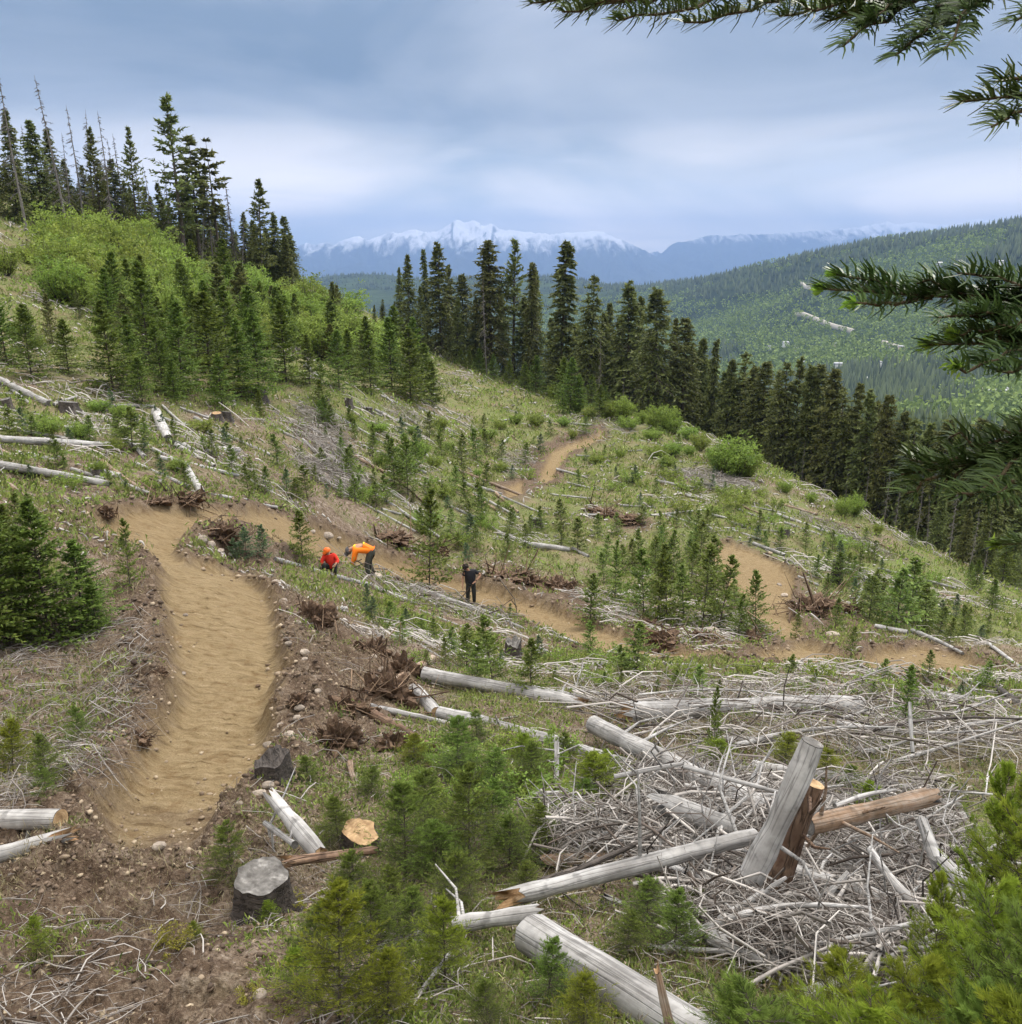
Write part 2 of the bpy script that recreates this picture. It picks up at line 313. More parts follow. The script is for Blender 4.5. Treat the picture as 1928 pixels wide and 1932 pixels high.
TR = [[(215,1640),(190,1560),(205,1500),(235,1450),(270,1400),(300,1350),(325,1300),(325,1240),(318,1180),(305,1110),(300,1060),(312,1052),(370,1052),(440,1070),(490,1100),(520,1140),(528,1200),(530,1270),(515,1350),(490,1420),(450,1480),(400,1545),(370,1620)],
 [(165,985),(220,960),(330,952),(450,961),(560,976),(620,1003),(660,1026),(720,1046),(760,1060),(830,1080),(900,1100),(960,1122),(1030,1142),(1090,1167),(1140,1182),(1190,1202),(1240,1228),(1190,1242),(1140,1224),(1095,1219),(1040,1196),(980,1166),(930,1150),(860,1122),(800,1112),(720,1088),(660,1072),(600,1060),(560,1052),(500,1030),(470,1002),(400,998),(350,1012),(335,1035),(350,1054),(300,1060),(240,1040),(185,1015)],
 [(1335,1033),(1380,1025),(1420,1038),(1465,1058),(1500,1085),(1500,1115),(1485,1142),(1505,1165),(1525,1195),(1490,1212),(1440,1192),(1420,1155),(1400,1125),(1370,1105),(1350,1072)],
 [(1600,1250),(1650,1226),(1740,1218),(1810,1232),(1870,1258),(1820,1282),(1730,1294),(1650,1284)],[(1180,1208),(1260,1222),(1400,1232),(1520,1212),(1620,1238),(1610,1262),(1500,1256),(1400,1252),(1280,1246),(1200,1236)],
 [(1132,805),(1142,820),(1120,838),(1075,850),(1062,870),(1042,905),(1015,912),(1025,880),(1040,850),(1075,835),(1120,822)],
 [(950,915),(985,908),(990,932),(955,940)]]
DT = [[(0,1640),(200,1600),(420,1590),(440,1740),(560,1932),(700,2100),(0,2100),(-200,1800)],[(520,1100),(620,1150),(770,1250),(770,1330),(650,1400),(560,1420),(480,1500),(420,1620),(330,1620),(520,1300)],
 [(240,1110),(320,1110),(335,1300),(290,1420),(215,1520),(180,1640),(130,1600),(190,1480),(250,1350)],
 [(1180,1170),(1300,1180),(1500,1215),(1640,1235),(1600,1265),(1400,1262),(1240,1250)],[(880,1060),(1000,1075),(1110,1120),(1140,1170),(1060,1150),(960,1115),(880,1090)],
 [(1460,1120),(1550,1130),(1660,1185),(1800,1225),(1640,1240),(1500,1200)],[(1100,950),(1210,965),(1240,990),(1180,1000)],[(980,850),(1060,820),(1140,800),(1150,825),(1080,860),(1060,910),(940,950),(930,905),(1000,895)],
 [(160,930),(380,925),(400,965),(560,985),(560,965),(380,930),(170,940),(130,1000)],[(640,1000),(760,1030),(860,1060),(780,1075),(650,1030)],[(350,985),(440,978),(520,1020),(500,1100),(360,1060)]]
def wpoly(pl): return np.array([cast(*p)[:2] for p in pl])
TRW = [wpoly(p) for p in TR]; DTW = [wpoly(p) for p in DT]
def sdf(poly, x, y, pad=4.):
    """signed distance, positive inside; only near the polygon"""
    out = np.full(len(x), -9.); lo = poly.min(0)-pad; hi = poly.max(0)+pad
    m = (x > lo[0]) & (x < hi[0]) & (y > lo[1]) & (y < hi[1])
    if not m.any(): return out
    X, Y = x[m], y[m]; A = poly; B = np.roll(poly, -1, 0); d = np.full(len(X), 1e9); ins = np.zeros(len(X), bool)
    for a, b in zip(A, B):
        e = b-a; t = np.clip(((X-a[0])*e[0]+(Y-a[1])*e[1])/(e@e+1e-9), 0, 1)
        d = np.minimum(d, np.hypot(X-a[0]-t*e[0], Y-a[1]-t*e[1]))
        ins ^= ((a[1] > Y) != (b[1] > Y)) & (X < (b[0]-a[0])*(Y-a[1])/(b[1]-a[1]+1e-12)+a[0])
    out[m] = np.where(ins, d, -d); return out
def masks(x, y):
    w = fbm(x*2.2, y*2.2, 5, 3)*.35; tr = np.full(len(x), -9.); dt = np.full(len(x), -9.)
    for i, p in enumerate(TRW): tr = np.maximum(tr, sdf(p, x, y)+w*(1 if i else .6))
    for p in DTW: dt = np.maximum(dt, sdf(p, x, y)+w*2)
    return tr, dt
def H(x, y, fine=True, md=None):
    x = np.atleast_1d(np.asarray(x, float)); y = np.atleast_1d(np.asarray(y, float)); r = np.hypot(x, y)
    tr, dt = masks(x, y) if md is None else md; z = H0(x, y)
    cut = ss(-.12, .22, tr)*ss(4.6, 7., r); z = z-.20*cut
    bank = ss(-.9, -.15, tr)*(1-ss(-.12, .1, tr)); off = (1-cut)*ss(2., 5., r)
    z = z+bank*(.10+.22*np.clip(fbm(x*1.1, y*1.1, 3, 3)+.25, 0, 1))
    z = z+off*(fbm(x*.35, y*.35, 11, 3)*.7*ss(4, 20, r)+fbm(x*1.3, y*1.3, 21, 3)*.28)
    if fine:
        d = np.clip(np.maximum(ss(-.3, .2, dt), bank), 0, 1)*(1-cut)
        z = z+(1-cut)*(fbm(x*5, y*5, 31, 4, .6)*(.10+.16*d))+cut*(fbm(x*2.2+y*.8, y*7-x*2, 41, 3)*.085+fbm(x*6, y*11, 45, 3)*.035+fbm(x*17, y*21, 46, 2)*.016)+fbm(x*19, y*19, 51, 2)*(.022+.05*d)*(r < 30)
    return z
def Hs(x, y): return H(x, y, False)
def ground(): 
    rr = np.r_[np.geomspace(.02, 2.4, 34), np.geomspace(2.42, 16, 320), np.geomspace(16.15, 262, 230)]
    c = np.linspace(-36, 36, 440); az = np.radians(np.r_[np.linspace(-180, -37, 66), c, np.linspace(37, 180, 66)])
    Rg, A = np.meshgrid(rr, az, indexing='ij'); x = (Rg*np.sin(A)).ravel(); y = (Rg*np.cos(A)).ravel()
    md = masks(x, y); z = H(x, y, True, md); tr, dt = md; nr, na = len(rr), len(az)
    i, j = np.meshgrid(np.arange(nr-1), np.arange(na-1), indexing='ij'); a = (i*na+j).ravel(); F = np.stack([a, a+1, a+na+1, a+na], 1)
    V = np.stack([x, y, z], 1); tm = ss(-.16, .16, tr+fbm(x*9, y*9, 91, 3)*.22)*ss(4.9, 7.2, np.hypot(x, y)+fbm(x*3, y*3, 92, 3)*1.5); edge = ss(-1.1, -.1, tr)*1.; d = np.clip(np.maximum(ss(-.35, .35, dt), edge*.9), 0, 1)
    r = np.hypot(x, y); green = np.clip(.25+.55*ss(14, 60, r)+fbm(x*.12, y*.12, 77, 3)*.9-.5*ss(-1, 2, -x-2)*(r < 12), 0, 1)
    isT = (tm[F].mean(1) > .5)
    for nm, sel in (('hillside_ground', ~isT), ('dirt_trail', isT)):
        f = F[sel]; u, inv = np.unique(f, return_inverse=True); mb = MB(); mb.add(V[u], inv.reshape(-1, 4)); me = mb.mesh(nm, M['ground'], True)
        for an, av in (('trail', tm), ('dirt', d), ('green', green)):
            at = me.attributes.new(an, 'FLOAT', 'POINT'); at.data.foreach_set('value', av[u].astype(np.float32))
        o = link(nm, me); o['kind'] = 'structure'
    # the patch of ground under the photographer
    a = np.linspace(0, 2*math.pi, 24, endpoint=False); xs, ys = .37*np.sin(a), .37*np.cos(a); V2 = np.c_[xs, ys, H(xs, ys)+.0]
ground()
# ------------------------------------------------------------------ far country: valley, wooded hills, mountains
FP = [(1220,545,3500),(1400,508,3000),(1600,480,2600),(1760,458,2400),(1928,430,2200),(2250,395,2000),(1300,620,2500),(1600,600,2000),(1928,560,1700),(1400,680,1800),(1700,690,1400),(1928,700,1200),(2250,680,1100),(1500,750,1300),(1900,800,850),(1928,900,560),(1700,850,650),
 (555,534,4700),(635,518,5000),(700,520,5000),(900,527,5000),(1076,527,5000),(1132,538,4900),(1188,547,4700),(600,600,3300),(900,600,3000),(1150,600,2900),(400,540,4800)]
FE = []
for azd, v in ((-60, (8, -60, -200, -400)), (-30, (-4, -80, -220, -430)), (-12, (-22, -120, -230, -430)), (0, (-46, -150, -240, -430)), (12, (-72, -165, None, -430)), (25, (-105, -180, None, -430)), (40, (-130, -190, None, -400)), (60, (-150, -200, -150, -300))):
    for r, z in zip((262, 700, 1700, 7500), v):
        if z is not None: FE.append((r*math.sin(R(azd)), r*math.cos(R(azd)), z))
_fp = np.array([P3(*c) for c in FP]+FE)
_ft = TPS(np.stack([np.arctan2(_fp[:, 0], _fp[:, 1])*1.6, np.log(np.hypot(_fp[:, 0], _fp[:, 1]))], -1), _fp[:, 2], 1e-3)
def HF(x, y):
    r = np.hypot(x, y); q = np.stack([np.clip(np.arctan2(x, y), -1.1, 1.1)*1.6, np.log(np.clip(r, 255, 8500))], -1); z = _ft(q)
    return z+fbm(x/260, y/260, 61, 4)*ss(400, 2500, r)*44
def farground():
    rr = np.geomspace(250, 25500, 210); az = np.radians(np.r_[np.linspace(-70, -34, 20), np.linspace(-33, 33, 230), np.linspace(34, 70, 20)])
    Rg, A = np.meshgrid(rr, az, indexing='ij'); x = (Rg*np.sin(A)).ravel(); y = (Rg*np.cos(A)).ravel(); z = HF(x, y)-2
    z = np.where(Rg.ravel() < 262, z-3, z); nr, na = len(rr), len(az)
    i, j = np.meshgrid(np.arange(nr-1), np.arange(na-1), indexing='ij'); a = (i*na+j).ravel(); F = np.stack([a, a+1, a+na+1, a+na], 1)
    mb = MB(); mb.add(np.stack([x, y, z], 1), F, .5); o = mb.build('valley_terrain', M['valley'], smooth=True); o['kind'] = 'structure'
def valleyf(nt, out):
    g = G(nt); pos = g.n('NewGeometry').outputs['Position']; a = g.noise(pos, .012, 8, .7); b = g.noise(pos, .0022, 5, .6)
    c = g.ramp(a, [(.35, (.012, .022, .012)), (.5, (.024, .040, .018)), (.65, (.050, .075, .026))]); c = g.mix(g.ramp(b, [(.45, (0, 0, 0)), (.6, (.7, .7, .7))]), c, (.055, .085, .028))
    g.pbsdf(out, c, .95, a, 1., 12., .05)
M['valley'] = mat('wooded_valley', valleyf); farground()
def mountf(nt, out):
    g = G(nt); ge = g.n('NewGeometry'); pos = ge.outputs['Position']; sp = g.n('SeparateXYZ'); g.l(pos, sp.inputs[0]); nm = g.n('SeparateXYZ'); g.l(ge.outputs['Normal'], nm.inputs[0])
    mp = g.n('Mapping'); mp.inputs['Scale'].default_value = (1, .22, .30); g.l(pos, mp.inputs[0]); a = g.noise(mp.outputs[0], .0042, 9, .66, .6); b = g.noise(pos, .011, 6, .7)
    hgt = g.math('ADD', g.math('MULTIPLY', sp.outputs[2], 1/1285.), g.math('MULTIPLY', g.math('SUBTRACT', a, .5), 1.1))
    hgt = g.math('ADD', hgt, g.attr('tint')); sn = g.ramp(hgt, [(.22, (0, 0, 0)), (.48, (1, 1, 1))])
    rk = g.ramp(g.math('ADD', nm.outputs[2], g.math('MULTIPLY', b, .30)), [(.84, (.1, .1, .1)), (.98, (1, 1, 1))])
    base = g.ramp(b, [(.35, (.018, .032, .020)), (.65, (.05, .065, .05))]); c = g.mix(g.mix(1., sn, rk, 'MULTIPLY'), base, (.84, .86, .90))
    g.pbsdf(out, c, .9, b, .6, 30., .1)
M['mount'] = mat('snowy_mountain', mountf)
RL = [(430,500),(500,478),(554,468),(579,455),(593,460),(613,455),(630,460),(658,447),(675,443),(694,450),(714,444),(739,436),(753,439),(767,433),(784,429),(798,434),(823,436),(834,429),(862,411),(876,415),(896,413),(913,422),(927,418),(938,425),(955,432),(977,433),(1010,437),(1041,439),(1056,437),(1090,436),(1115,434),(1132,433),(1154,443),(1182,454),(1216,471),(1260,496),(1330,530),(1420,560)]
RR = [(1100,560),(1180,520),(1238,483),(1258,467),(1275,455),(1300,453),(1334,441),(1370,443),(1398,440),(1434,440),(1500,436),(1566,432),(1600,428),(1645,422),(1675,415),(1692,422),(1728,415),(1762,420),(1790,421),(1818,417),(1845,410),(1873,415),(1928,413),(2100,405),(2300,430)]
RB = [(1120,540),(1190,490),(1215,478),(1240,473),(1262,479),(1300,500),(1380,560)]
def range_(name, prof, D, depth, tint, seed, base):
    px = np.array([p[0] for p in prof], float); py = np.array([p[1] for p in prof], float); n = 340
    xs = np.linspace(px[0], px[-1], n); ys = np.interp(xs, px, py)+fbm(xs/7, xs*0, seed, 5, .65)*5.5
    top = np.array([P3(a, b, D) for a, b in zip(xs, ys)]); rows = 64; t = np.linspace(-1, 1, rows)[:, None]
    X = top[None, :, 0]*(1+t*depth/D*1.0); Y = top[None, :, 1]*(1+t*depth/D); fall = np.abs(t)
    # spurs and gullies run down from the ridge
    u = top[None, :, 0]/470+fbm(X/900, Y/900, seed+3, 3)*2.6; sp_ = 1-np.abs(vn(u*1.0, t*2.2+seed, seed+5)*2-1)
    sp2 = 1-np.abs(vn(u*3.1, t*5+3, seed+6)*2-1); prof_ = 1-(fall**.85)*(1.05-.34*sp_-.12*sp2)*1.12
    Z = base+(top[None, :, 2]-base)*np.clip(prof_, -.05, 1)+fbm(X/240, Y/240, seed+9, 5, .6)*360*np.clip(fall*6, 0, 1)*(1-fall)
    i, j = np.meshgrid(np.arange(rows-1), np.arange(n-1), indexing='ij'); a = (i*n+j).ravel(); F = np.stack([a, a+1, a+n+1, a+n], 1)
    mb = MB(); mb.add(np.stack([X, Y, Z], -1), F, tint); o = mb.build(name, M['mount']); o['kind'] = 'structure'; return o
range_('snowy_mountain', RL, 20000, 3700, .02, 3, -560)
range_('far_mountain_range', RR, 22000, 3700, -.22, 13, -560)
range_('distant_pass_mountain', RB, 24000, 1300, .1, 23, -560)
# the air between: one even box of haze round everything
def haze():
    x, y0, y1, z0, z1 = 27000, -600, 27500, -900, 1300
    bm_v = [(-x, y0, z0), (x, y0, z0), (x, y1, z0), (-x, y1, z0), (-x, y0, z1), (x, y0, z1), (x, y1, z1), (-x, y1, z1)]
    mb = MB(); mb.add(bm_v, [(0, 3, 2, 1), (4, 5, 6, 7), (0, 1, 5, 4), (1, 2, 6, 5), (2, 3, 7, 6), (3, 0, 4, 7)])
    def f(nt, out):
        g = G(nt); v = g.n('VolumePrincipled'); v.inputs['Color'].default_value = (.30, .45, .78, 1); v.inputs['Density'].default_value = HAZE; v.inputs['Anisotropy'].default_value = 0.0
        g.l(v.outputs[0], out.inputs['Volume'])
    o = mb.build('haze', mat('valley_haze', f)); o['kind'] = 'stuff'
HAZE = 8.0e-5
haze()
# ------------------------------------------------------------------ trees and plants
THINGS = []                                                   # (object, phrase, photo position, place phrase)
def reg(o, phrase, cat, place=None, pos=None, group=None):
    o['category'] = cat; p = pos if pos is not None else tuple(o.location); THINGS.append((o, phrase, topx(p), place, cat)); return o
def conifer(h, r, lev, per, K, Mc, cl, cw, e0, e1, curve, bare, prof, side=.45, irr=.18, needle=False, tr=None, dens_top=1., gap=0., wob=.01, lmat=0):
    """trunk with limbs, crown of needle sprays. Returns (trunk MB, crown MB)"""
    n = lev*per; f = np.repeat((np.arange(lev)+.5)/lev, per)+rng.normal(size=n)*.35/lev; f = np.clip(f, 0, .995)**dens_top
    if gap: keep = vn(f*9+rnd(0, 50), np.floor(rng.uniform(0, 4, n))*3, 3) > gap; f = f[keep]; n = len(f)
    z0 = h*(bare+(1-bare)*f); az = rng.uniform(0, 2*math.pi, n); L = r*prof(f)*(1+irr*rng.normal(size=n)).clip(.35, 1.5)+.02*h*.4
    e = e0+(e1-e0)*f+rng.normal(size=n)*.09; er = np.stack([np.cos(az), np.sin(az), 0*az], 1); et = np.stack([-np.sin(az), np.cos(az), 0*az], 1); ez = np.array([0, 0, 1.])
    bend = rnd(-1, 1)*wob*h
    def pt(i, t): return er[i]*(L[i]*t*np.cos(e[i]))[:, None]+ez*(z0[i]+L[i]*(t*np.sin(e[i])+curve*t*t))[:, None]
    tb = MB(); tr = tr or h*.011; K1 = 9; zz = np.linspace(-.25 if h > 3 else -.06, 1, K1)*h*np.array([1]*K1); zz[0] = -.03*h-.1
    Pt = np.stack([bend*(zz/h)**2, 0*zz, zz], 1); v, q = tubes(Pt, tr*(1-.93*np.clip(zz/h, 0, 1))*(1+.35*np.exp(-np.clip(zz, 0, 99)/(.04*h))), 7); tb.add(v, q, .5)
    i = np.arange(n); ts = np.linspace(0, .92, 4); BP = np.stack([pt(i, np.full(n, t)) for t in ts], 1); BR = (tr*.16+L*.007)[:, None]*np.array([1, .75, .5, .2])[None]
    v, q = tubes(BP, BR, 3); tb.add(v, q, .5)
    I = np.repeat(i, K); t = np.tile((np.arange(K)+.5)/K, n)*.9+.1+rng.normal(size=n*K)*.02; sg = rng.choice([-1, 1], n*K); last = np.tile(np.arange(K) == K-1, n)
    phi = np.where(last, 0, np.radians(rng.uniform(35, 75, n*K))); tl = np.where(last, .22, side*(1.08-t)*rng.uniform(.6, 1.15, n*K)+.08)*L[I]
    slope = (np.sin(e[I])+2*curve*t)*.6+rng.normal(size=n*K)*.10
    D = unit(er[I]*np.cos(phi)[:, None]+et[I]*(sg*np.sin(phi))[:, None]+ez*slope[:, None]); B = pt(I, t)
    if needle:
        v, q = tubes(np.stack([B, B+D*tl[:, None]*.9], 1), np.stack([0*tl+.0022, 0*tl+.001], 1), 3); tb.add(v, q, .5)
    J = np.repeat(np.arange(n*K), Mc); m = np.tile((np.arange(Mc)+.5)/Mc, n*K)+rng.normal(size=n*K*Mc)*.04
    P = B[J]+D[J]*(tl[J]*m)[:, None]; N_ = len(P)
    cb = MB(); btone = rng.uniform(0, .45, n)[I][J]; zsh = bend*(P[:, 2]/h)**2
    P = P+np.array([1., 0, 0])*zsh[:, None]
    if needle:
        th = rng.uniform(-.5, math.pi+.5, N_); sd = unit(np.cross(D[J], ez)); up = np.cross(sd, D[J]); rad = sd*np.cos(th)[:, None]+up*np.sin(th)[:, None]
        dd = unit(D[J]*1.05+rad*.8+rng.normal(size=(N_, 3))*.12); v, q = kites(P, dd, cl*rng.uniform(.7, 1.15, N_), cw*np.ones(N_), rad)
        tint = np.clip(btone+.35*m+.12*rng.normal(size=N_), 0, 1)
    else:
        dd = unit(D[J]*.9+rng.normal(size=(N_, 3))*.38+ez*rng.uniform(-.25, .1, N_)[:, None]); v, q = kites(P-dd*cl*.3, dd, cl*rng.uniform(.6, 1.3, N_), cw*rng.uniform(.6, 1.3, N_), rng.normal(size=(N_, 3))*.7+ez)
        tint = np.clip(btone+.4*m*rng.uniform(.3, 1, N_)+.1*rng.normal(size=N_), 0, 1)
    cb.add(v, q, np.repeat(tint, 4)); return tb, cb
def deadtree(h, lev, lean=0):
    tb = MB(); zz = np.linspace(-.04, 1, 10)*h; b = rnd(-.02, .02)*h; P = np.stack([b*np.sin(zz/h*3), b*.5*np.cos(zz/h*4), zz], 1)
    v, q = tubes(P, h*.0085*(1-.9*np.clip(zz/h, 0, 1)), 6); tb.add(v, q); n = lev*3; f = rng.uniform(.25, .98, n); az = rng.uniform(0, 6.28, n); L = h*.075*(1.15-f)*rng.uniform(.4, 1.4, n); e = rng.uniform(-.7, -.1, n)
    d = np.stack([np.cos(az)*np.cos(e), np.sin(az)*np.cos(e), np.sin(e)], 1); B = np.stack([b*np.sin(f*3), b*.5*np.cos(f*4), f*h], 1)
    v, q = tubes(np.stack([B, B+d*L[:, None]*.5, B+d*L[:, None]-np.array([0, 0, 1.])*L[:, None]*.15], 1), np.stack([0*L+.03, 0*L+.02, 0*L+.008], 1), 3); tb2 = MB().add(v, q); 
    I = np.repeat(np.arange(n), 5); t = rng.uniform(.2, 1, n*5); Q = B[I]+d[I]*(L[I]*t)[:, None]; dd = unit(d[I]*.6+rng.normal(size=(n*5, 3))*.5-np.array([0, 0, .4])); l = L[I]*.35
    v, q = tubes(np.stack([Q, Q+dd*l[:, None]], 1), np.stack([0*l+.012, 0*l+.006], 1), 3); tb2.add(v, q); return tb, tb2
def shrub(h, w, stems, leaves, ls, low=.1):
    sb, lb = MB(), MB(); az = rng.uniform(0, 6.28, stems); sp = np.sqrt(rng.uniform(0, 1, stems))*w; H_ = h*rng.uniform(.65, 1.08, stems)*(1-.28*(sp/w)**2)
    t = np.array([0, .35, .7, 1.]); P = np.stack([np.stack([np.cos(az)*sp*(.15+.85*x**.8)+rng.normal(size=stems)*.04*h*x, np.sin(az)*sp*(.15+.85*x**.8)+rng.normal(size=stems)*.04*h*x, H_*x-.05], 1) for x in t], 1)
    v, q = tubes(P, np.full((stems, 1), h*.008)*np.array([[1, .75, .5, .2]]), 3); sb.add(v, q)
    N_ = leaves; I = rng.integers(0, stems, N_); x = rng.uniform(low, 1.02, N_)**.75; k = np.clip((x*3).astype(int), 0, 2); fr = (x*3-k)[:, None]
    nc = stems*9; cI = rng.integers(0, stems, nc); cx = rng.uniform(low, 1.02, nc)**.7; ck = np.clip((cx*3).astype(int), 0, 2); cf = (cx*3-ck)[:, None]; CC = P[cI, ck]*(1-cf)+P[cI, ck+1]*cf+rng.normal(size=(nc, 3))*.05*h; J = rng.integers(0, nc, N_); I = cI[J]; C = CC[J]+rng.normal(size=(N_, 3))*np.array([.032, .032, .022])*h
    v, q = kites(C, unit(rng.normal(size=(N_, 3))+np.array([0, 0, .4])), ls*rng.uniform(.6, 1.4, N_), ls*.55*rng.uniform(.7, 1.3, N_)); lb.add(v, q, np.repeat(np.clip(rng.uniform(0, .7, stems)[I]+.3*rng.random(N_), 0, 1), 4)); return sb, lb
cone = lambda p: (lambda f: (1-f)**p)
VAR = {}
def variant(kind, i, tb, cb, tm, cm): VAR.setdefault(kind, []).append((tb.mesh('trunk', tm), cb.mesh('crown', cm)))
for i in range(5): variant('spruce', i, *conifer(10, 1.8, 48, 6, 8, 3, .34, .145, -.30, .35, -.16, .06, cone(.72), irr=.25, gap=.12, tr=.15), M['trunk'], M['spruce'])
for i in range(3): variant('oldspruce', i, *conifer(10, 1.95, 44, 6, 8, 3, .36, .14, -.55, .15, -.10, .16, cone(.6), irr=.28, gap=.2, tr=.16), M['trunk'], M['brownish'])
for i in range(3): variant('open', i, *conifer(10, 2.05, 28, 5, 7, 3, .38, .15, -.05, .55, .02, .22, lambda f: (1-f)**.8*(.55+.45*np.sin(f*3.1)), irr=.3, gap=.3, tr=.17), M['trunk'], M['spruce'])
for i in range(2): variant('narrow', i, *conifer(10, .9, 56, 6, 5, 3, .28, .15, -.65, -.1, -.1, .04, lambda f: (1-f)**.42*(.72+.28*np.sin(f*17)**2), irr=.2, tr=.13), M['trunk'], M['brownish'])
for i in range(2): variant('sparse', i, *conifer(10, 1.2, 17, 4, 6, 4, .42, .2, -.1, .4, -.05, .40, lambda f: (1-f)**.5*(.4+.6*np.sin(f*3)), irr=.4, gap=.25, tr=.12), M['trunk'], M['brownish'])
for i in range(5): variant('young', i, *conifer(4, 1.0+.12*(i % 3), 24, 7, 8, 4, .135, .065, -.08, .75, .05, .02, cone(.78), irr=.16, tr=.045), M['trunk'], M['fir'])
for i in range(4): variant('sapling', i, *conifer(1.6, .42+.05*(i % 2), 14, 6, 6, 4, .075, .032, .1, .85, .05, .02, cone(.75), irr=.22, tr=.014, gap=.08), M['trunk'], M['sap'])
for i in range(3): variant('near', i, *conifer(1.3, .50, 13, 7, 12, 17, .036, .0060, -.02, .75, .10, .02, cone(.7), side=.52, irr=.2, needle=True, tr=.012), M['trunk'], M['sap'])
for i in range(2): variant('bright', i, *conifer(1.3, .50, 13, 7, 12, 17, .038, .0060, .02, .8, .12, .02, cone(.65), side=.52, irr=.2, needle=True, tr=.012), M['trunk'], M['firlight'])
for i in range(2): variant('soft', i, *conifer(1.3, .52, 11, 6, 15, 28, .034, .0030, -.02, .7, .10, .02, cone(.65), side=.55, irr=.2, needle=True, tr=.012), M['trunk'], M['firlight'])
for i in range(4): variant('leafy', i, *shrub(2.6, 1.25, 60, 5200, .115), M['trunk'], M['leaf'])
for i in range(2): variant('herbbush', i, *shrub(.7, .5, 26, 1300, .05), M['trunk'], M['herb'])
for i in range(4):
    a, b = deadtree(10, 26); VAR.setdefault('dead', []).append((a.mesh('trunk', M['snag']), b.mesh('dead_limbs', M['snag'])))
NOMH = dict(soft=1.3, spruce=10, oldspruce=10, open=10, narrow=10, sparse=10, dead=10, young=4, sapling=1.6, near=1.3, bright=1.3, leafy=2.6, herbbush=.7)
CNT = {}
def plant(kind, x, y, h, name, phrase, cat, place=None, wide=1., lean=None, z=None, mats=None):
    k = CNT.get(kind, 0); CNT[kind] = k+1; tm, cm = VAR[kind][k % len(VAR[kind])]; s = h/NOMH[kind]
    o = link(name, None); z = float(Hs(x, y)[0]) if z is None else z
    o.location = (x, y, z-.02); o.scale = (s*wide, s*wide, s); lw = .10 if kind in ('sapling', 'near', 'bright') else .035; o.rotation_euler = (rnd(-lw, lw), rnd(-lw, lw), rnd(0, 6.28))
    if lean: o.rotation_euler = (lean[1], lean[0], rnd(-.4, .4))
    a = link('stems' if kind in ('leafy', 'herbbush') else 'trunk', tm, o); b = link({'leafy': 'foliage', 'herbbush': 'foliage', 'dead': 'dead_limbs'}.get(kind, 'crown'), cm, o)
    if kind not in ('leafy', 'herbbush', 'dead'): o['group'] = {'young': 'young firs', 'sapling': 'fir saplings on the clearing', 'near': 'fir saplings nearby', 'bright': 'fir saplings nearby', 'soft': 'young firs'}.get(kind, 'tall conifers around the clearing')
    elif kind == 'dead': o['group'] = 'dead standing trees'; b['kind'] = 'stuff'
    else: o['group'] = 'leafy shrubs'
    if mats: b.material_slots[0].link = 'OBJECT'; b.material_slots[0].material = mats
    return reg(o, phrase, cat, place)
def at_depth(px, top, depth):
    """standing point and height of a tree whose top shows at (px, top)"""
    x, y = pdir(px, 900)[:2]*0+0, 0
    d = pdir(px, top); Y = depth; s = Y/d[1]; return d[0]*s, Y, d[2]*s
def tall(kind, px, top, depth, name, phrase, cat='tree', place=None, wide=1., lean=None):
    x, y, zt = at_depth(px, top, depth); zb = float(Hs(x, y)[0]); return plant(kind, x, y, max(zt-zb, 2.), name, phrase, cat, place, wide, lean)
def on_ground(kind, px, py, hpx, name, phrase, cat='tree', place=None, wide=1., mats=None):
    p = cast(px, py, Hs); dep = p[1]*math.cos(PITCH)-p[2]*math.sin(PITCH); return plant(kind, p[0], p[1], hpx/FOC*dep*1.04, name, phrase, cat, place, wide, mats=mats)
PL = 'in the tall stand on the left hillside'; PM = 'in the row behind the clearing'; PR = 'in the dark wood right of the clearing'
# left stand
LEFT = [(px_, 330+px_*.22+rnd(-40, 55), 112+px_*.03+rnd(0, 14), 'spruce' if k_ % 3 else 'oldspruce', rnd(.8, 1.1)) for k_, px_ in enumerate(rng.uniform(-20, 548, 46))]
for px, top, dp, kd, wd in LEFT+list(((60,228,104,'spruce',1.1),(87,243,108,'spruce',.9),(171,240,110,'open',.8),(237,239,112,'open',.7),(321,180,112,'open',.95),(357,258,116,'sparse',1.4),(397,262,118,'sparse',1.1),(480,338,124,'open',.95),
   (537,440,128,'spruce',.8),(512,402,128,'spruce',1.),(207,300,112,'spruce',1.),(5,208,100,'spruce',.8),(340,330,118,'spruce',.85),(300,345,116,'spruce',.8),(120,300,112,'spruce',1.),(150,312,113,'spruce',.9),(183,300,116,'oldspruce',.9),(30,300,103,'spruce',.9),
   (270,352,118,'spruce',.9),(420,392,124,'spruce',.8),(455,400,125,'spruce',.8),(500,430,130,'spruce',.9),(375,350,119,'spruce',.8),(230,340,116,'spruce',.9),(-30,250,100,'spruce',1.),(100,330,120,'spruce',1.),(195,350,124,'spruce',1.),(285,370,126,'spruce',1.),(355,395,130,'oldspruce',1.),
   (400,380,122,'oldspruce',.9),(15,330,112,'oldspruce',.9),(60,350,118,'spruce',1.),(525,455,132,'oldspruce',.9),(545,470,130,'spruce',.6),(440,430,134,'spruce',1.),(320,380,132,'spruce',1.),(250,380,130,'spruce',1.1),(160,370,128,'spruce',1.1),(475,440,134,'spruce',1.),(130,360,130,'spruce',1.),(75,370,130,'spruce',1.1),(40,360,124,'spruce',1.))):
    ph = {'spruce': 'dense dark spruce', 'open': 'tall open-crowned conifer', 'sparse': 'spindly conifer with sparse tufted crown', 'oldspruce': 'bronze-tinged spruce'}[kd]
    tall(kd, px, top, dp, {'sparse': 'pine_tree', 'open': 'fir_tree'}.get(kd, 'spruce_tree'), ph, 'tree', PL, wd)
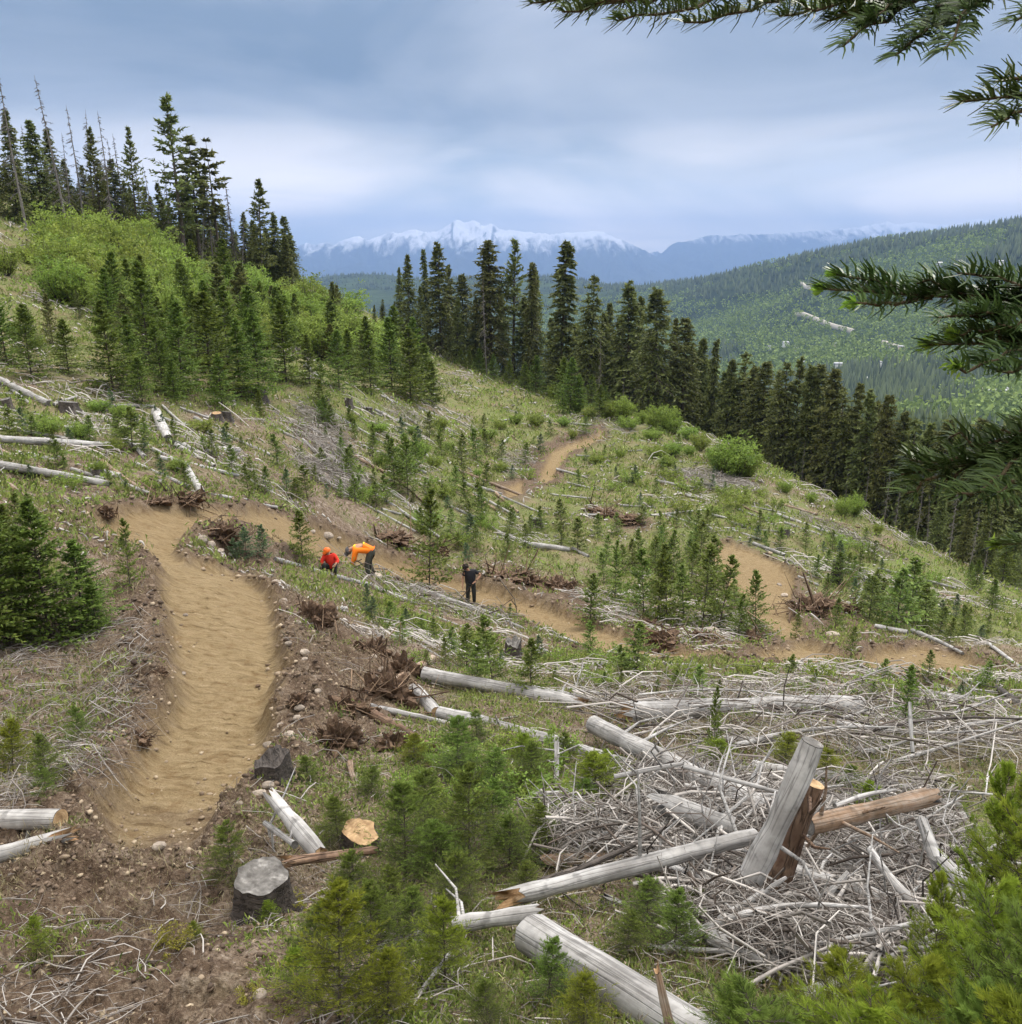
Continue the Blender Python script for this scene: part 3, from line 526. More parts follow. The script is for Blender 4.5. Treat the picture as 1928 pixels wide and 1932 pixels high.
for px, top, dp, ln in ((8,125,96,-.035),(90,141,100,-.085),(127,197,108,-.02),(183,209,108,0),(156,206,110,.02),(216,251,112,-.03),(276,308,118,-.05),(426,332,124,-.02),(437,350,124,-.06),(39,235,104,.02),(68,260,106,0),(302,300,115,.03),(386,300,118,0),(250,300,114,.03),(200,260,112,.01),(330,420,112,.18),(372,400,114,.12),(445,400,122,.14),(404,420,118,-.10),(110,250,106,.03)):
    tall('dead', px, top, dp, 'dead_tree', 'bare grey dead conifer', 'dead tree', PL, 1.15, (ln, rnd(-.02, .02)))
# row at the end of the clearing, then the wood falling away to the right
MID = [(768,480,138,'spruce',.75),(752,505,142,'spruce',.6),(803,470,142,'narrow',.7),(827,457,140,'spruce',.95),(845,500,146,'spruce',.7),(875,518,146,'oldspruce',1.),(913,470,150,'narrow',.7),(926,454,142,'oldspruce',1.05),(968,452,142,'open',.85),(1003,495,138,'narrow',.9),(1018,508,146,'spruce',.6),(1060,455,128,'narrow',1.25),
 (1115,521,122,'oldspruce',.8),(1135,590,126,'spruce',.8),(1155,573,130,'spruce',.7),(1195,530,120,'spruce',.95),(1210,560,128,'spruce',.7),(1245,545,114,'oldspruce',1.05),(1275,600,118,'narrow',.7),(1295,600,116,'oldspruce',.9),(1322,640,122,'spruce',.8),(1350,640,118,'narrow',.7),
 (720,565,140,'oldspruce',.8),(705,575,136,'oldspruce',.6),(742,570,140,'spruce',.6),(790,540,136,'spruce',.7),(860,560,138,'spruce',.8),(895,560,142,'spruce',.8),(950,560,148,'spruce',.9),(985,560,142,'spruce',.8),(1040,600,140,'spruce',.8),(1085,610,134,'spruce',.9),(1170,600,126,'spruce',.9),(1225,620,124,'oldspruce',.9),
 (1380,680,112,'spruce',.9),(1402,665,112,'oldspruce',.8),(1425,690,108,'oldspruce',.9),(1447,682,106,'oldspruce',.95),(1465,700,104,'open',.8),(1488,684,100,'oldspruce',.9),(1515,672,100,'open',.75),(1535,690,98,'oldspruce',.8),(1552,688,98,'oldspruce',.8),(1573,695,94,'spruce',.9),(1600,735,92,'oldspruce',.8),(1618,725,92,'spruce',.75),(1648,735,88,'spruce',.8),(1668,760,90,'oldspruce',.9),
 (1688,745,86,'oldspruce',.7),(1705,775,86,'spruce',.8),(1730,790,84,'oldspruce',.9),(1755,800,82,'spruce',.9),(1785,790,80,'oldspruce',.9),(1815,805,78,'spruce',.9),(1845,790,76,'oldspruce',.9),(1875,800,74,'spruce',1.),(1905,790,72,'oldspruce',.9),(1940,800,72,'spruce',1.),(1310,660,128,'spruce',.9),(1335,680,126,'spruce',1.),(1370,700,124,'spruce',1.),(1410,720,120,'spruce',1.),(1440,740,116,'spruce',1.),(1480,750,114,'spruce',1.),(1520,760,110,'spruce',1.),(1560,770,108,'spruce',1.),(1595,790,104,'spruce',1.),(1635,810,100,'spruce',1.),(1680,830,98,'spruce',1.),(1720,850,94,'spruce',1.),(1770,860,92,'spruce',1.),(1820,860,88,'spruce',1.),(1870,870,86,'spruce',1.),(1920,860,84,'spruce',1.),
 (1780,930,70,'spruce',.9),(1830,960,66,'spruce',.9),(1880,930,66,'spruce',1.),(1925,960,62,'spruce',1.),(1905,1010,58,'young',1.)]
for k in range(60):                                           # second rank, seen between the front trees
    u = rng.random(); px = 1090+u*860; MID.append((px, 640+u*260+rnd(-20, 50), 132-u*52+rnd(0, 22), 'spruce' if k % 3 else 'oldspruce', 1.))
for px, top, dp, kd, wd in MID:
    ph = {'spruce': 'dark green spruce', 'open': 'tall airy fir', 'oldspruce': 'bronze-green drooping spruce', 'narrow': 'narrow spire-shaped fir', 'young': 'small fir'}[kd]
    tall(kd, px, top, dp, 'fir_tree' if kd in ('open', 'narrow') else 'spruce_tree', ph, 'tree', PM if px < 1330 else PR, wd)
for px, top, dp, ln in ((917,520,134,-.03),(1076,880,60,0),(1700,900,72,.0),(1742,900,66,.0),(1762,930,62,-.09),(1812,900,60,0),(1640,880,82,0),(1600,880,88,0),(1560,860,92,0),(1178,700,112,0),(1133,640,118,0),(1500,860,96,0),(1870,980,54,0),(1520,830,95,0),(1680,880,76,0),(1845,960,58,.02)):
    if px == 1076: continue
    tall('dead', px, top, dp, 'bare_trunk_tree', 'pale bare conifer trunk', 'dead tree', PM if px < 1330 else PR, .9, (ln, 0))
def inside(poly, px, py):
    c = False; n = len(poly)
    for i in range(n):
        a, b = poly[i], poly[i-1]
        if (a[1] > py) != (b[1] > py) and px < (b[0]-a[0])*(py-a[1])/(b[1]-a[1])+a[0]: c = not c
    return c
def scatter(poly, n, gap):
    xs = [p[0] for p in poly]; ys = [p[1] for p in poly]; out = []; t = 0
    while len(out) < n and t < n*60:
        t += 1; x, y = rnd(min(xs), max(xs)), rnd(min(ys), max(ys))
        if inside(poly, x, y) and all((x-a)**2+((y-b)*1.6)**2 > gap**2 for a, b in out): out.append((x, y))
    return out
# young firs filling the left slope
PY = 'on the left slope'
for x, y, hh in ((215,745,190),(60,715,150),(15,690,150),(130,705,110),(285,700,215),(345,745,190),(400,740,200),(250,735,150),(310,745,150),(455,750,160),(430,700,170),(375,690,150),(490,790,60),(490,745,170),(540,720,160),(530,655,120),(270,765,100),(330,760,90),(420,770,110),(585,725,100),(630,690,130),(640,735,120),(660,725,110),(700,745,130),(740,740,150),(775,760,150),(800,760,120),(815,765,90),(690,700,110),(745,700,130),(785,720,130),(612,800,60)):
    on_ground('young', x, y, hh*.88, 'young_fir_tree', 'young green fir', 'tree', PY, rnd(1., 1.3))
for x, y in scatter([(200,610),(330,560),(480,590),(620,640),(720,640),(800,700),(820,745),(700,720),(560,690),(420,700),(300,690),(230,690)], 44, 22):
    on_ground('young', x, y, rnd(62, 118)*(1.1 if x < 500 else .8), 'young_fir_tree', 'young green fir', 'tree', PY, rnd(.9, 1.2), mats=M['fir'] if rng.random() < .75 else M['brownish'])
for x, y, hh in ((638,640,95),(632,650,110),(655,660,70),(590,660,70),(100,650,90),(60,660,80),(150,600,50)):
    on_ground('young', x, y, hh, 'young_fir_tree', 'slender dark young fir', 'tree', PY, .8, M['spruce'])
# spring-green shrubs
for x, y in scatter([(105,520),(150,470),(290,470),(350,540),(420,560),(470,610),(620,660),(640,690),(520,640),(400,620),(240,600),(120,570)], 34, 25)+[(300,620),(380,640),(430,660),(640,650),(680,660),(700,690),(360,590),(410,600),(440,620),(500,610),(540,600),(580,590),(640,610),(500,650),(600,670),(560,560+70),(610,625),(470,560),(200,500),(250,510),(300,530),(150,505),(330,560),(560,620),(600,640),(520,600),(480,580),(180,545),(230,560),(120,480)]:
    on_ground('leafy', x, y+8, rnd(62, 92)*(1.1 if x < 350 else .95), 'leafy_shrub', 'spring-green leafy shrub', 'shrub', 'on the left slope', rnd(1.0, 1.4))
for x, y, hh, ww in ((1175,795,48,1.1),(1150,790,36,1.1),(1250,815,58,1.),(1270,820,40,1.),(1385,900,78,1.2),(1360,895,60,1.),(1410,900,55,1.),(1590,975,40,.9),(1612,975,44,.9),(1655,1010,26,.9),(1042,758,38,.6),(1110,790,24,1.2),(1090,780,30,1.),(1320,850,35,1.2),(1300,830,30,1.3),(1345,870,30,1.),(1210,800,26,1.3),(1130,770,34,1.),(10,520,60,1.2),(60,500,40,1.3),(1230,810,30,1.),(1300,860,22,1.2),(1480,930,26,1.2),(1530,950,24,1.),(30,640,34,1.3),(70,660,30,1.2)):
    on_ground('leafy', x, y, hh, 'leafy_shrub', 'spring-green leafy shrub', 'shrub', 'along the right edge of the clearing' if x > 900 else 'on the left slope', ww)
for x, y, hh in ((1115,770,60),(1140,780,50),(990,740,55),(1010,745,70),(1060,770,90),(1075,780,100),(960,730,50),(930,715,45),(905,705,45),(885,700,40),(870,695,36),(1090,780,70),(1130,790,60),(1505,900,30),(1560,935,26),(1700,1000,40),(1780,1050,44),(1840,1115,60),(1870,1150,60),(1830,1100,40),(1720,1030,38)):
    on_ground('young', x, y, hh, 'young_fir_tree', 'small dark fir', 'tree', 'where the clearing meets the wood', 1.1)
# saplings: measured ones first
SP = [(245,1105,125,.8,'L'),(572,1062,98,1.2,'D'),(465,1050,58,1.5,'B'),(497,1055,64,1.2,'B'),(440,1052,40,1.5,'B'),(810,1112,185,.85,'D'),(1112,1182,100,1.3,'D'),(1115,1238,66,1.2,'L'),(1200,1275,108,1.4,'L'),(1175,1275,60,1.2,'L'),(1160,1135,112,.8,'L'),(1215,1162,128,1.,'D'),(1238,1175,140,.9,'L'),(1258,1180,150,.9,'D'),
 (1290,1175,110,1.1,'L'),(1325,1178,150,1.,'L'),(1355,1188,145,1.,'L'),(1300,1120,100,1.,'L'),(1270,1090,90,1.,'D'),(1320,1060,80,1.1,'L'),(1345,1120,110,1.1,'L'),(1425,1200,122,.95,'D'),(1392,1200,80,1.,'D'),(1385,1150,60,1.1,'L'),(1090,1040,62,1.5,'D'),(1060,1030,40,1.4,'L'),(1175,1085,60,1.2,'L'),(1140,1100,60,1.1,'L'),(1205,1060,62,1.1,'D'),(1235,1080,70,1.1,'L'),
 (880,1262,92,1.2,'L'),(930,1290,132,1.1,'L'),(900,1285,80,1.4,'L'),(1000,1320,118,1.2,'D'),(850,1240,60,1.2,'L'),(960,1170,34,1.,'D'),(820,1225,60,1.2,'L'),(735,1190,60,1.3,'L'),(700,1170,46,1.4,'B'),(760,1215,54,1.2,'L'),(1605,1235,56,1.1,'D'),(1750,1285,62,1.,'D'),(1705,1375,128,.9,'D'),(1575,1185,60,1.,'D'),(1500,1205,50,1.,'L'),
 (1640,1165,80,1.6,'L'),(1690,1180,110,1.5,'L'),(1715,1175,120,1.4,'L'),(1745,1190,90,1.4,'L'),(1770,1200,60,1.4,'L'),(1790,1215,50,1.5,'L'),(1730,1150,80,1.2,'L'),(1665,1150,60,1.4,'L'),(1820,1200,60,1.3,'L'),(1345,1430,150,.5,'D'),(1320,1320,70,1.2,'L'),(1270,1310,55,1.2,'L'),(1585,1110,70,1.2,'D'),(1560,1130,50,1.2,'D'),
 (1650,1060,40,1.2,'D'),(1600,1080,40,1.2,'D'),(1570,1040,40,1.2,'L'),(1540,1090,44,1.2,'D'),(1470,1040,44,1.2,'D'),(1520,1030,44,1.2,'L'),(1435,1000,38,1.2,'D'),(1300,990,30,1.2,'D'),(580,940,60,1.6,'D'),(560,950,48,1.6,'D'),(660,905,60,1.3,'D'),(670,945,50,1.3,'D'),(730,950,54,1.3,'D'),(470,935,60,1.2,'D'),(525,880,60,1.3,'D'),(250,850,80,1.5,'D'),(230,840,60,1.4,'L'),(170,835,50,1.2,'D'),
 (770,935,110,1.0,'L'),(745,920,90,1.1,'D'),(760,900,80,1.,'L'),(785,890,70,1.,'D'),(735,890,70,1.1,'D'),(610,760,80,1.1,'D'),(600,780,60,1.2,'D'),(870,880,60,1.2,'D'),(900,870,60,1.2,'D'),(920,860,50,1.2,'D'),(945,870,40,1.2,'D'),(990,880,44,1.,'D'),(860,930,50,1.2,'L'),(880,960,60,1.2,'L'),(910,980,60,1.2,'D'),(850,1010,50,1.2,'L'),(960,1010,50,1.2,'L'),(1000,1010,40,1.2,'L'),(1020,1000,44,1.2,'D'),(900,1040,50,1.2,'L'),
 (30,1020,90,1.2,'L'),(60,990,60,1.2,'L'),(20,830,60,1.3,'D'),(60,835,50,1.5,'D'),(110,880,50,1.4,'D'),(210,920,40,1.,'L'),(400,860,50,1.2,'D'),(440,900,60,1.2,'D'),(500,930,50,1.2,'D'),(330,840,50,1.,'D')]
def spl(x, y): 
    for pl, nm in (((0,960,170,1090),'left of the first trail bend'),((170,940,560,1130),'by the first trail bend'),((560,960,860,1110),'near the workers'),((860,960,1040,1170),'near the dark-clothed worker'),((1040,960,1420,1240),'in the thicket right of the workers'),((1420,960,1928,1260),'on the right slope beyond the trail'),((560,1110,1040,1330),'below the log beside the workers'),((1040,1240,1928,1440),'above the long pale log'),((0,760,560,960),'among the logs on the left'),((560,760,1040,960),'on the middle slope'),((1040,760,1928,960),'on the far slope by the upper trail'),((0,1090,560,1932),'beside the near trail')):
        if pl[0] <= x < pl[2] and pl[1] <= y < pl[3]: return nm
    return 'in the foreground slash'
for x, y, hh, ww, c in SP:
    on_ground('sapling', x, y, hh, 'fir_sapling', {'L': 'fresh green fir sapling', 'D': 'dark green fir sapling', 'B': 'bluish green fir sapling'}[c], 'sapling', spl(x, y), ww*1.05, {'L': M['sap'], 'D': M['fir'], 'B': M['bluefir']}[c])
used = [(a[0], a[1]) for a in SP]
for poly, n, gp, h0, h1 in (([(420,840),(560,800),(700,780),(900,830),(1020,960),(1000,1060),(860,1060),(740,980),(560,955),(430,925)], 62, 20, 22, 50),([(850,800),(1000,780),(1200,790),(1400,900),(1600,1000),(1900,1150),(1800,1180),(1500,1040),(1300,1040),(1100,930)], 46, 22, 14, 34),([(1050,970),(1400,1010),(1340,1100),(1060,1100)], 22, 20, 34, 60),([(620,1110),(900,1200),(1180,1290),(1900,1270),(1900,1330),(1200,1330),(800,1260)], 22, 34, 30, 60),([(0,780),(430,780),(430,930),(0,940)], 26, 26, 24, 52),([(1480,1040),(1880,1180),(1850,1240),(1640,1160)], 20, 20, 30, 60)):
    for x, y in scatter(poly, n, gp):
        if min((x-a)**2+(y-b)**2 for a, b in used) < 200: continue
        p = cast(x, y, Hs)
        if masks(np.array([p[0]]), np.array([p[1]]))[0][0] > -.25: continue
        c = rng.choice(['L', 'D', 'D', 'B']); on_ground('sapling', x, y, rnd(h0, h1), 'fir_sapling', {'L': 'small fresh green fir sapling', 'D': 'small dark green fir sapling', 'B': 'small bluish fir sapling'}[c], 'sapling', spl(x, y), rnd(1., 1.5), {'L': M['sap'], 'D': M['fir'], 'B': M['bluefir']}[c])
# large firs at the left of the trail and saplings close to the camera
for x, y, hh, ww in ((15,1215,285,1.05),(95,1205,262,1.1),(160,1185,170,1.3),(-40,1220,300,1.),(60,1190,180,1.2),(185,1195,110,1.2),(20,1080,130,1.)):
    on_ground('young', x, y, hh, 'young_fir_tree', 'dense dark green young fir', 'tree', 'at the left edge beside the trail', ww)
NS = [(885,1660,225,.85,'n'),(765,1665,205,.95,'n'),(830,1680,150,1.3,'n'),(960,1650,120,1.4,'n'),(1010,1610,100,1.3,'n'),(640,1925,270,.92,'b'),(700,1840,200,1.1,'n'),(740,1760,140,1.4,'n'),(840,1860,170,1.,'b'),(600,1800,120,1.2,'n'),(1130,1530,115,1.6,'b'),(1100,1540,80,1.4,'n'),(440,1665,120,1.1,'n'),(640,1590,100,1.2,'n'),(1030,1900,150,1.,'n'),(1100,1960,140,1.2,'b'),(920,1950,120,1.2,'n'),(25,1465,110,1.1,'b'),(90,1470,90,1.,'n'),(150,1400,70,1.,'n'),(90,1510,70,1.,'n'),(80,1800,80,.9,'b'),(1600,1510,70,1.2,'n'),(1350,1440,50,2.,'b'),(1480,1440,60,1.6,'b'),(860,1470,120,1.2,'n'),(930,1500,90,1.3,'n'),(1000,1480,90,1.2,'n'),(1060,1450,70,1.,'n'),(780,1440,60,1.2,'b'),(510,1740,50,1.2,'b'),(370,1770,40,1.2,'b'),(700,1500,60,1.3,'n'),(1220,1760,110,1.5,'n'),(1270,1800,130,1.2,'n'),(1180,1800,90,1.4,'n'),(580,1480,60,1.3,'n'),(1560,1470,60,1.5,'b'),(1640,1560,90,1.2,'b'),(800,1600,150,1.2,'n'),(930,1590,130,1.2,'n'),(860,1720,130,1.4,'n'),(780,1790,120,1.2,'n'),(670,1700,110,1.3,'n'),(990,1700,80,1.4,'n'),(560,1870,90,1.3,'b'),(730,1930,150,1.2,'b'),(980,1440,60,1.3,'b'),(900,1400,60,1.4,'n'),(1150,1470,60,1.3,'b'),(1310,1740,80,1.3,'n')]
for x, y, hh, ww, c in NS:
    on_ground('near' if c == 'n' else 'bright', x, y, hh*1.05, 'fir_sapling', 'bushy deep green fir sapling' if c == 'n' else 'bushy yellow-green fir sapling', 'sapling', 'beside the near trail' if x < 330 else ('around the grey stump' if x < 720 else ('in the foreground slash' if x < 1300 else 'by the leaning log')), ww*1.08, None)
# young firs just in front of the camera at the lower right
for px, py, dep, hh, ww, c in ((1915,1440,3.0,0,.45,'b'),(1985,1430,2.8,0,.6,'b'),(1890,1640,2.4,0,.7,'b'),(1950,1700,2.1,0,.8,'n'),(1590,1800,2.6,0,1.1,'b'),(1420,1868,2.3,0,1.4,'n'),(1740,1790,2.3,0,.9,'b'),(1840,1860,2.0,0,.9,'n'),(1650,1890,2.2,0,1.4,'b'),(1510,1905,2.3,0,1.3,'n'),(1800,1660,2.7,0,.5,'b'),(1920,1880,1.9,0,1.,'b')):
    p = P3(px, py, dep); zb = float(Hs(p[0], p[1])[0]); h = max(p[2]-zb, .35)
    plant('soft', p[0], p[1], h, 'young_fir_tree', 'soft-needled green young fir' if c == 'n' else 'soft-needled yellow-green young fir', 'tree', 'at the lower right corner', ww, mats=M['sap'] if c == 'n' else None)

for x, y, hh in ((325,1785,48),(548,1712,36),(470,1880,34),(1030,1905,40)):
    o = on_ground('herbbush', x, y, hh, 'moss_clump', 'yellow mossy clump', 'moss', 'on the bare soil' if x < 600 else 'by the thick bottom log', 1.2, mats=M['moss'])
for poly, n, gp, h0, h1 in (([(560,800),(700,780),(1000,790),(1020,960),(860,1060),(700,960)], 26, 34, 16, 34),([(1000,800),(1200,800),(1400,900),(1850,1150),(1500,1040),(1100,930)], 34, 30, 14, 30),([(60,770),(430,790),(430,930),(60,930)], 12, 40, 20, 40),([(640,1120),(1000,1240),(1800,1290),(1300,1320),(800,1270)], 18, 40, 24, 44),([(700,1400),(1050,1420),(1150,1560),(760,1560)], 12, 40, 40, 80)):
    for x, y in scatter(poly, n, gp):
        p = cast(x, y, Hs)
        if masks(np.array([p[0]]), np.array([p[1]]))[0][0] > -.3: continue
        on_ground('herbbush' if y > 900 else 'leafy', x, y, rnd(h0, h1), 'low_shrub', 'low yellow-green bush', 'shrub', spl(x, y), rnd(1.1, 1.9), mats=M['leaf'])
# ------------------------------------------------------------------ logs, stumps, roots, slash
UP = np.array([0, 0, 1.])
def cross_jag(n, rr, x, jag, sd):
    th = np.arange(n)*2*math.pi/n; return np.stack([x+jag*rng.uniform(-1, 1, n), rr*np.cos(th), rr*np.sin(th)], 1)
def make_log(A, B, r0, r1, wood_m='grey_wood', ends=('cut_grey', 'cut_grey'), broken=(0, 0), stubs=0, name='fallen_log', phrase='grey fallen log', place='', group=None, bend=.01, cat='log', sides=None):
    A, B = np.array(A, float), np.array(B, float); L = float(np.linalg.norm(B-A)); d = (B-A)/L; dd = L/max(r0, .02)
    K = int(np.clip(L/max(r0, .03)/2, 5, 18)); sides = sides or (18 if r0*FOC/max(abs(A[1]), 1) > 9 else 9); x = np.linspace(0, L, K); rr = r0+(r1-r0)*x/L
    rr = rr*(1+.07*rng.normal(size=K).clip(-1.5, 1.5)); by = bend*L*np.sin(x/L*math.pi)*rnd(-1, 1); bz = bend*L*np.sin(x/L*math.pi)*rnd(-.6, .6)
    th = np.arange(sides)*2*math.pi/sides; rag = 1+.045*np.sin(th*2+rnd(0, 6))[None]+.02*rng.normal(size=sides)[None]+.018*rng.normal(size=(K, sides))
    V = np.stack([np.repeat(x[:, None], sides, 1), by[:, None]+rr[:, None]*np.cos(th)*rag, bz[:, None]+rr[:, None]*np.sin(th)*rag], -1)
    for e, (row, sg) in enumerate(((0, -1), (K-1, 1))):
        if broken[e]: V[row, :, 0] += sg*rr[row]*rng.uniform(-.8, 2.2, sides)*broken[e]
    k, j = np.meshgrid(np.arange(K-1), np.arange(sides), indexing='ij'); j2 = (j+1) % sides
    F = np.stack([k*sides+j, (k+1)*sides+j, (k+1)*sides+j2, k*sides+j2], -1).reshape(-1, 4)
    mb = MB(); mb.add(V.reshape(-1, 3), F, .5); o = mb.build(name, M[wood_m], None, True)
    m = Vector(d).to_track_quat('X', 'Z').to_matrix().to_4x4(); m.translation = Vector(A); o.matrix_world = m
    for e, (row, sg) in enumerate(((0, -1), (K-1, 1))):
        if not ends[e]: continue
        ring = V[row]*1.0; c = ring.mean(0)+np.array([-sg*rr[row]*(.35 if broken[e] else .04)+sg*.004, 0, 0]); W_ = ring.copy(); W_[:, 1:] = c[1:]+(ring[:, 1:]-c[1:])*.985; W_[:, 0] += sg*.003
        mid = c+(W_-c)*.55; mid[:, 0] += rng.normal(size=sides)*rr[row]*(.3 if broken[e] else .02); vv = np.vstack([W_, mid, c[None]])
        q = [(a, (a+1) % sides, sides+(a+1) % sides, sides+a) for a in range(sides)]; t3 = [(sides+a, sides+(a+1) % sides, 2*sides) for a in range(sides)]
        if sg < 0: q = [f[::-1] for f in q]; t3 = [f[::-1] for f in t3]
        eb = MB(); eb.add(vv, q, .5); eb.add(vv, t3, .5); eb.build('broken_end' if broken[e] else 'cut_end', M[ends[e]], o, False)
    for s_ in range(stubs):
        t = rnd(.08, .95)*L; a = rnd(0, 6.28); rad = np.array([0, math.cos(a), math.sin(a)]); ri = float(np.interp(t, x, rr)); ln = ri*rnd(1.2, 4) if rng.random() < .6 else rnd(.25, .6)
        P = np.stack([np.array([t, 0, 0])+rad*ri*.7, np.array([t, 0, 0])+rad*(ri+ln*.5), np.array([t+ln*rnd(-.4, .6), 0, 0])+rad*(ri+ln)]); v, q = tubes(P, np.array([ri*.13+.006, ri*.10+.004, ri*.05+.002]), 5)
        MB().add(v, q, .3).build('branch_stub', M[wood_m], o, True)
    if group: o['group'] = group
    return reg(o, phrase, cat, place, tuple((A+B)/2))
def px_end(px, py, w, dep=None):
    if dep: return P3(px, py, dep), w/2/FOC*dep
    p = cast(px, py+w*.35, Hs); dp = p[1]*math.cos(PITCH)-p[2]*math.sin(PITCH); r = w/2/FOC*dp; return p+UP*r*.75, r
def log(x1, y1, x2, y2, w1, w2, phrase='grey fallen log', place='', d1=None, d2=None, **k):
    A, ra = px_end(x1, y1, w1, d1); B, rb = px_end(x2, y2, w2, d2)
    if not (d1 or d2):
        t = np.linspace(.1, .9, 9)[:, None]; Q = A+(B-A)*t; up = float(np.max(Hs(Q[:, 0], Q[:, 1])-Q[:, 2])); 
        if up > 0: A, B = A+UP*up*.55, B+UP*up*.55
    return make_log(A, B, ra, rb, phrase=phrase, place=place, **k)
GF = 'logs lying across the foreground slash'; GL = 'logs lying on the left slope'; GM = 'logs lying on the clearing'
FGP = 'in the foreground slash'
log(1180,1345,1620,1330,38,34,'long straight pale grey log with dark patches','across the slope right of centre',group=GF,stubs=3,ends=('splinter','cut_grey'),broken=(.6,0))
log(800,1272,1085,1326,28,26,'pale grey log with broken orange end','below the sapling row',group=GF,ends=('cut_grey','splinter'),broken=(0,1),stubs=2)
log(1003,1300,1180,1335,16,14,'thin grey log','behind the pale broken log',group=GF,stubs=2)
log(783,1302,824,1345,26,26,'short pale log piece with sawn round end','by the brown roots',group=GF,ends=('cut_grey','cut_pale'))
log(828,1349,1078,1414,25,22,'pale slender log','running down right from the sawn piece',group=GF,stubs=4)
log(1086,1412,1290,1476,22,17,'thinner pale log','in line beyond the slender log',group=GF,stubs=3)
log(698,1332,860,1368,12,9,'thin pale pole','by the brown roots',group=GF,stubs=1)
log(706,1350,812,1410,20,16,'broken brown and orange log','under the thin pale pole',group=GF,wood_m='red_bark',ends=('splinter','splinter'),broken=(1,1))
log(745,1290,815,1245,20,16,'peeled brown root log pointing up','at the top of the dirt bank',group=GF,wood_m='tan_wood',ends=('splinter','cut_pale'),broken=(1,.4))
log(1121,1368,1455,1532,33,46,'thick grey diagonal log','above the brush pile',group=GF,stubs=7,d1=7.6+1.6,d2=6.7)
log(1257,1518,1384,1562,42,42,'short cracked grey log','on the brush pile',group=GF,d1=6.1,d2=5.95,broken=(.8,0),stubs=2,ends=('cut_grey','cut_pale'))
log(970,1690,1425,1576,36,30,'long smooth grey log with splintered left end','lying across the brush pile',group=GF,d1=4.75,d2=5.25,broken=(1.3,0),ends=('splinter','cut_grey'),stubs=3)
log(1391,1704,1533,1401,45,44,'big smooth grey log leaning up with sawn top','in the brush pile',group=GF,d1=4.95,d2=4.72,ends=('splinter','cut_grey'),broken=(.9,0),stubs=3,bend=.02)
log(1437,1748,1534,1478,46,40,'peeling brown bark log','under the leaning grey log',group=GF,wood_m='red_bark',d1=5.1,d2=4.95,ends=('splinter','cut_pale'),stubs=3)
log(1524,1557,1744,1505,36,34,'half-barked orange and dark log with charred end','right of the leaning log',group=GF,wood_m='tan_wood',d1=5.4,d2=5.9,ends=('cut_grey','bark'),broken=(0,.8),stubs=4)
log(1493,1645,1750,1723,34,40,'grey log half buried in twigs','below the charred-ended log',group=GF,d1=5.25,d2=4.9,stubs=3,broken=(0,1))
log(1738,1546,1800,1712,20,30,'upright bleached snag piece','at the right end of the brush pile',group=GF,d1=5.3,d2=4.9,broken=(.6,.8),stubs=4)
log(1782,1632,1852,1708,30,42,'weathered pale log end','at the right end of the brush pile',group=GF,d1=4.9,d2=4.7,broken=(1,0))
log(1338,1766,1493,1832,32,30,'short grey log','below the leaning log at the bottom',group=GF,d1=4.3,d2=4.1,stubs=2)
log(1003,1762,1400,2010,80,104,'very thick smooth grey log','running out of the bottom edge',group=GF,d1=4.05,d2=3.05,stubs=0,bend=.004,ends=('cut_grey','cut_grey'))
log(852,1745,1000,1724,30,30,'pale log with broken orange end and one stub','above the thick bottom log',group=GF,d1=4.35,d2=4.4,ends=('cut_grey','splinter'),broken=(0,.8),stubs=2)
log(712,1794,795,1768,26,27,'short pale log with splintered tan end','among bright saplings at the bottom',group=GF,d1=4.2,d2=4.3,ends=('splinter','cut_grey'),broken=(.7,0))
log(757,1862,690,1815,46,46,'dark barked log with sawn end facing out','at the bottom among saplings',group=GF,wood_m='bark',d1=3.9,d2=4.15,ends=('cut_pale','cut_grey'))
log(1150,1700,1200,1720,20,16,'pale broken wood piece','behind the long smooth log',group=GF,d1=5.0,d2=5.0,broken=(1,1))
log(-60,1546,116,1545,38,38,'thick grey log with sawn end','at the left edge',group=GL,stubs=1,ends=('cut_grey','cut_pale'))
log(-60,1628,110,1581,34,27,'pale log with broken brown end','at the left edge below the thick log',group=GL,ends=('cut_grey','splinter'),broken=(0,1.5),stubs=1)
log(516,1507,603,1612,26,34,'split bleached slab standing up','behind the grey stump',group=GF,d1=5.6,d2=5.1,broken=(1.2,.2),bend=0,ends=('cut_pale','cut_pale'))
log(500,1553,556,1594,10,14,'forked bleached stick','behind the grey stump',group=GF,d1=5.6,d2=5.2,stubs=4)
log(550,1624,702,1604,20,14,'rotten brown plank of wood','touching the grey stump',group=GF,wood_m='red_bark',d1=5.0,d2=5.2,broken=(1.2,.6),ends=('splinter','splinter'))
log(1240,1832,1266,1945,13,20,'upright orange splintered stake','by the thick bottom log',group=GF,wood_m='tan_wood',d1=3.15,d2=3.1,broken=(1.5,0),ends=('splinter','splinter'))
log(770,1905,850,1795,12,6,'bare grey stick','among saplings at the bottom',group=GF,d1=3.5,d2=3.8,stubs=1)
log(660,1440,678,1500,12,8,'tan splintered stake','behind the round tan stump',group=GF,wood_m='tan_wood',broken=(1,0))
log(1662,1368,1698,1382,14,13,'short pale log','at the far right of the slash',group=GF)
log(1791,1314,1808,1346,12,12,'short pale block','at the far right of the slash',group=GF)
log(1858,1283,1916,1326,11,13,'dark forked grey log','at the right edge',group=GF,wood_m='bark',stubs=3)
log(1802,1326,1884,1321,11,9,'pale split log','at the right edge',group=GF,wood_m='tan_wood')
log(1340,1392,1475,1398,14,12,'thin pale log','below the long straight log',group=GF,stubs=2)
log(1630,1345,1920,1395,8,5,'long thin grey pole','at the right of the slash',group=GF,stubs=3)
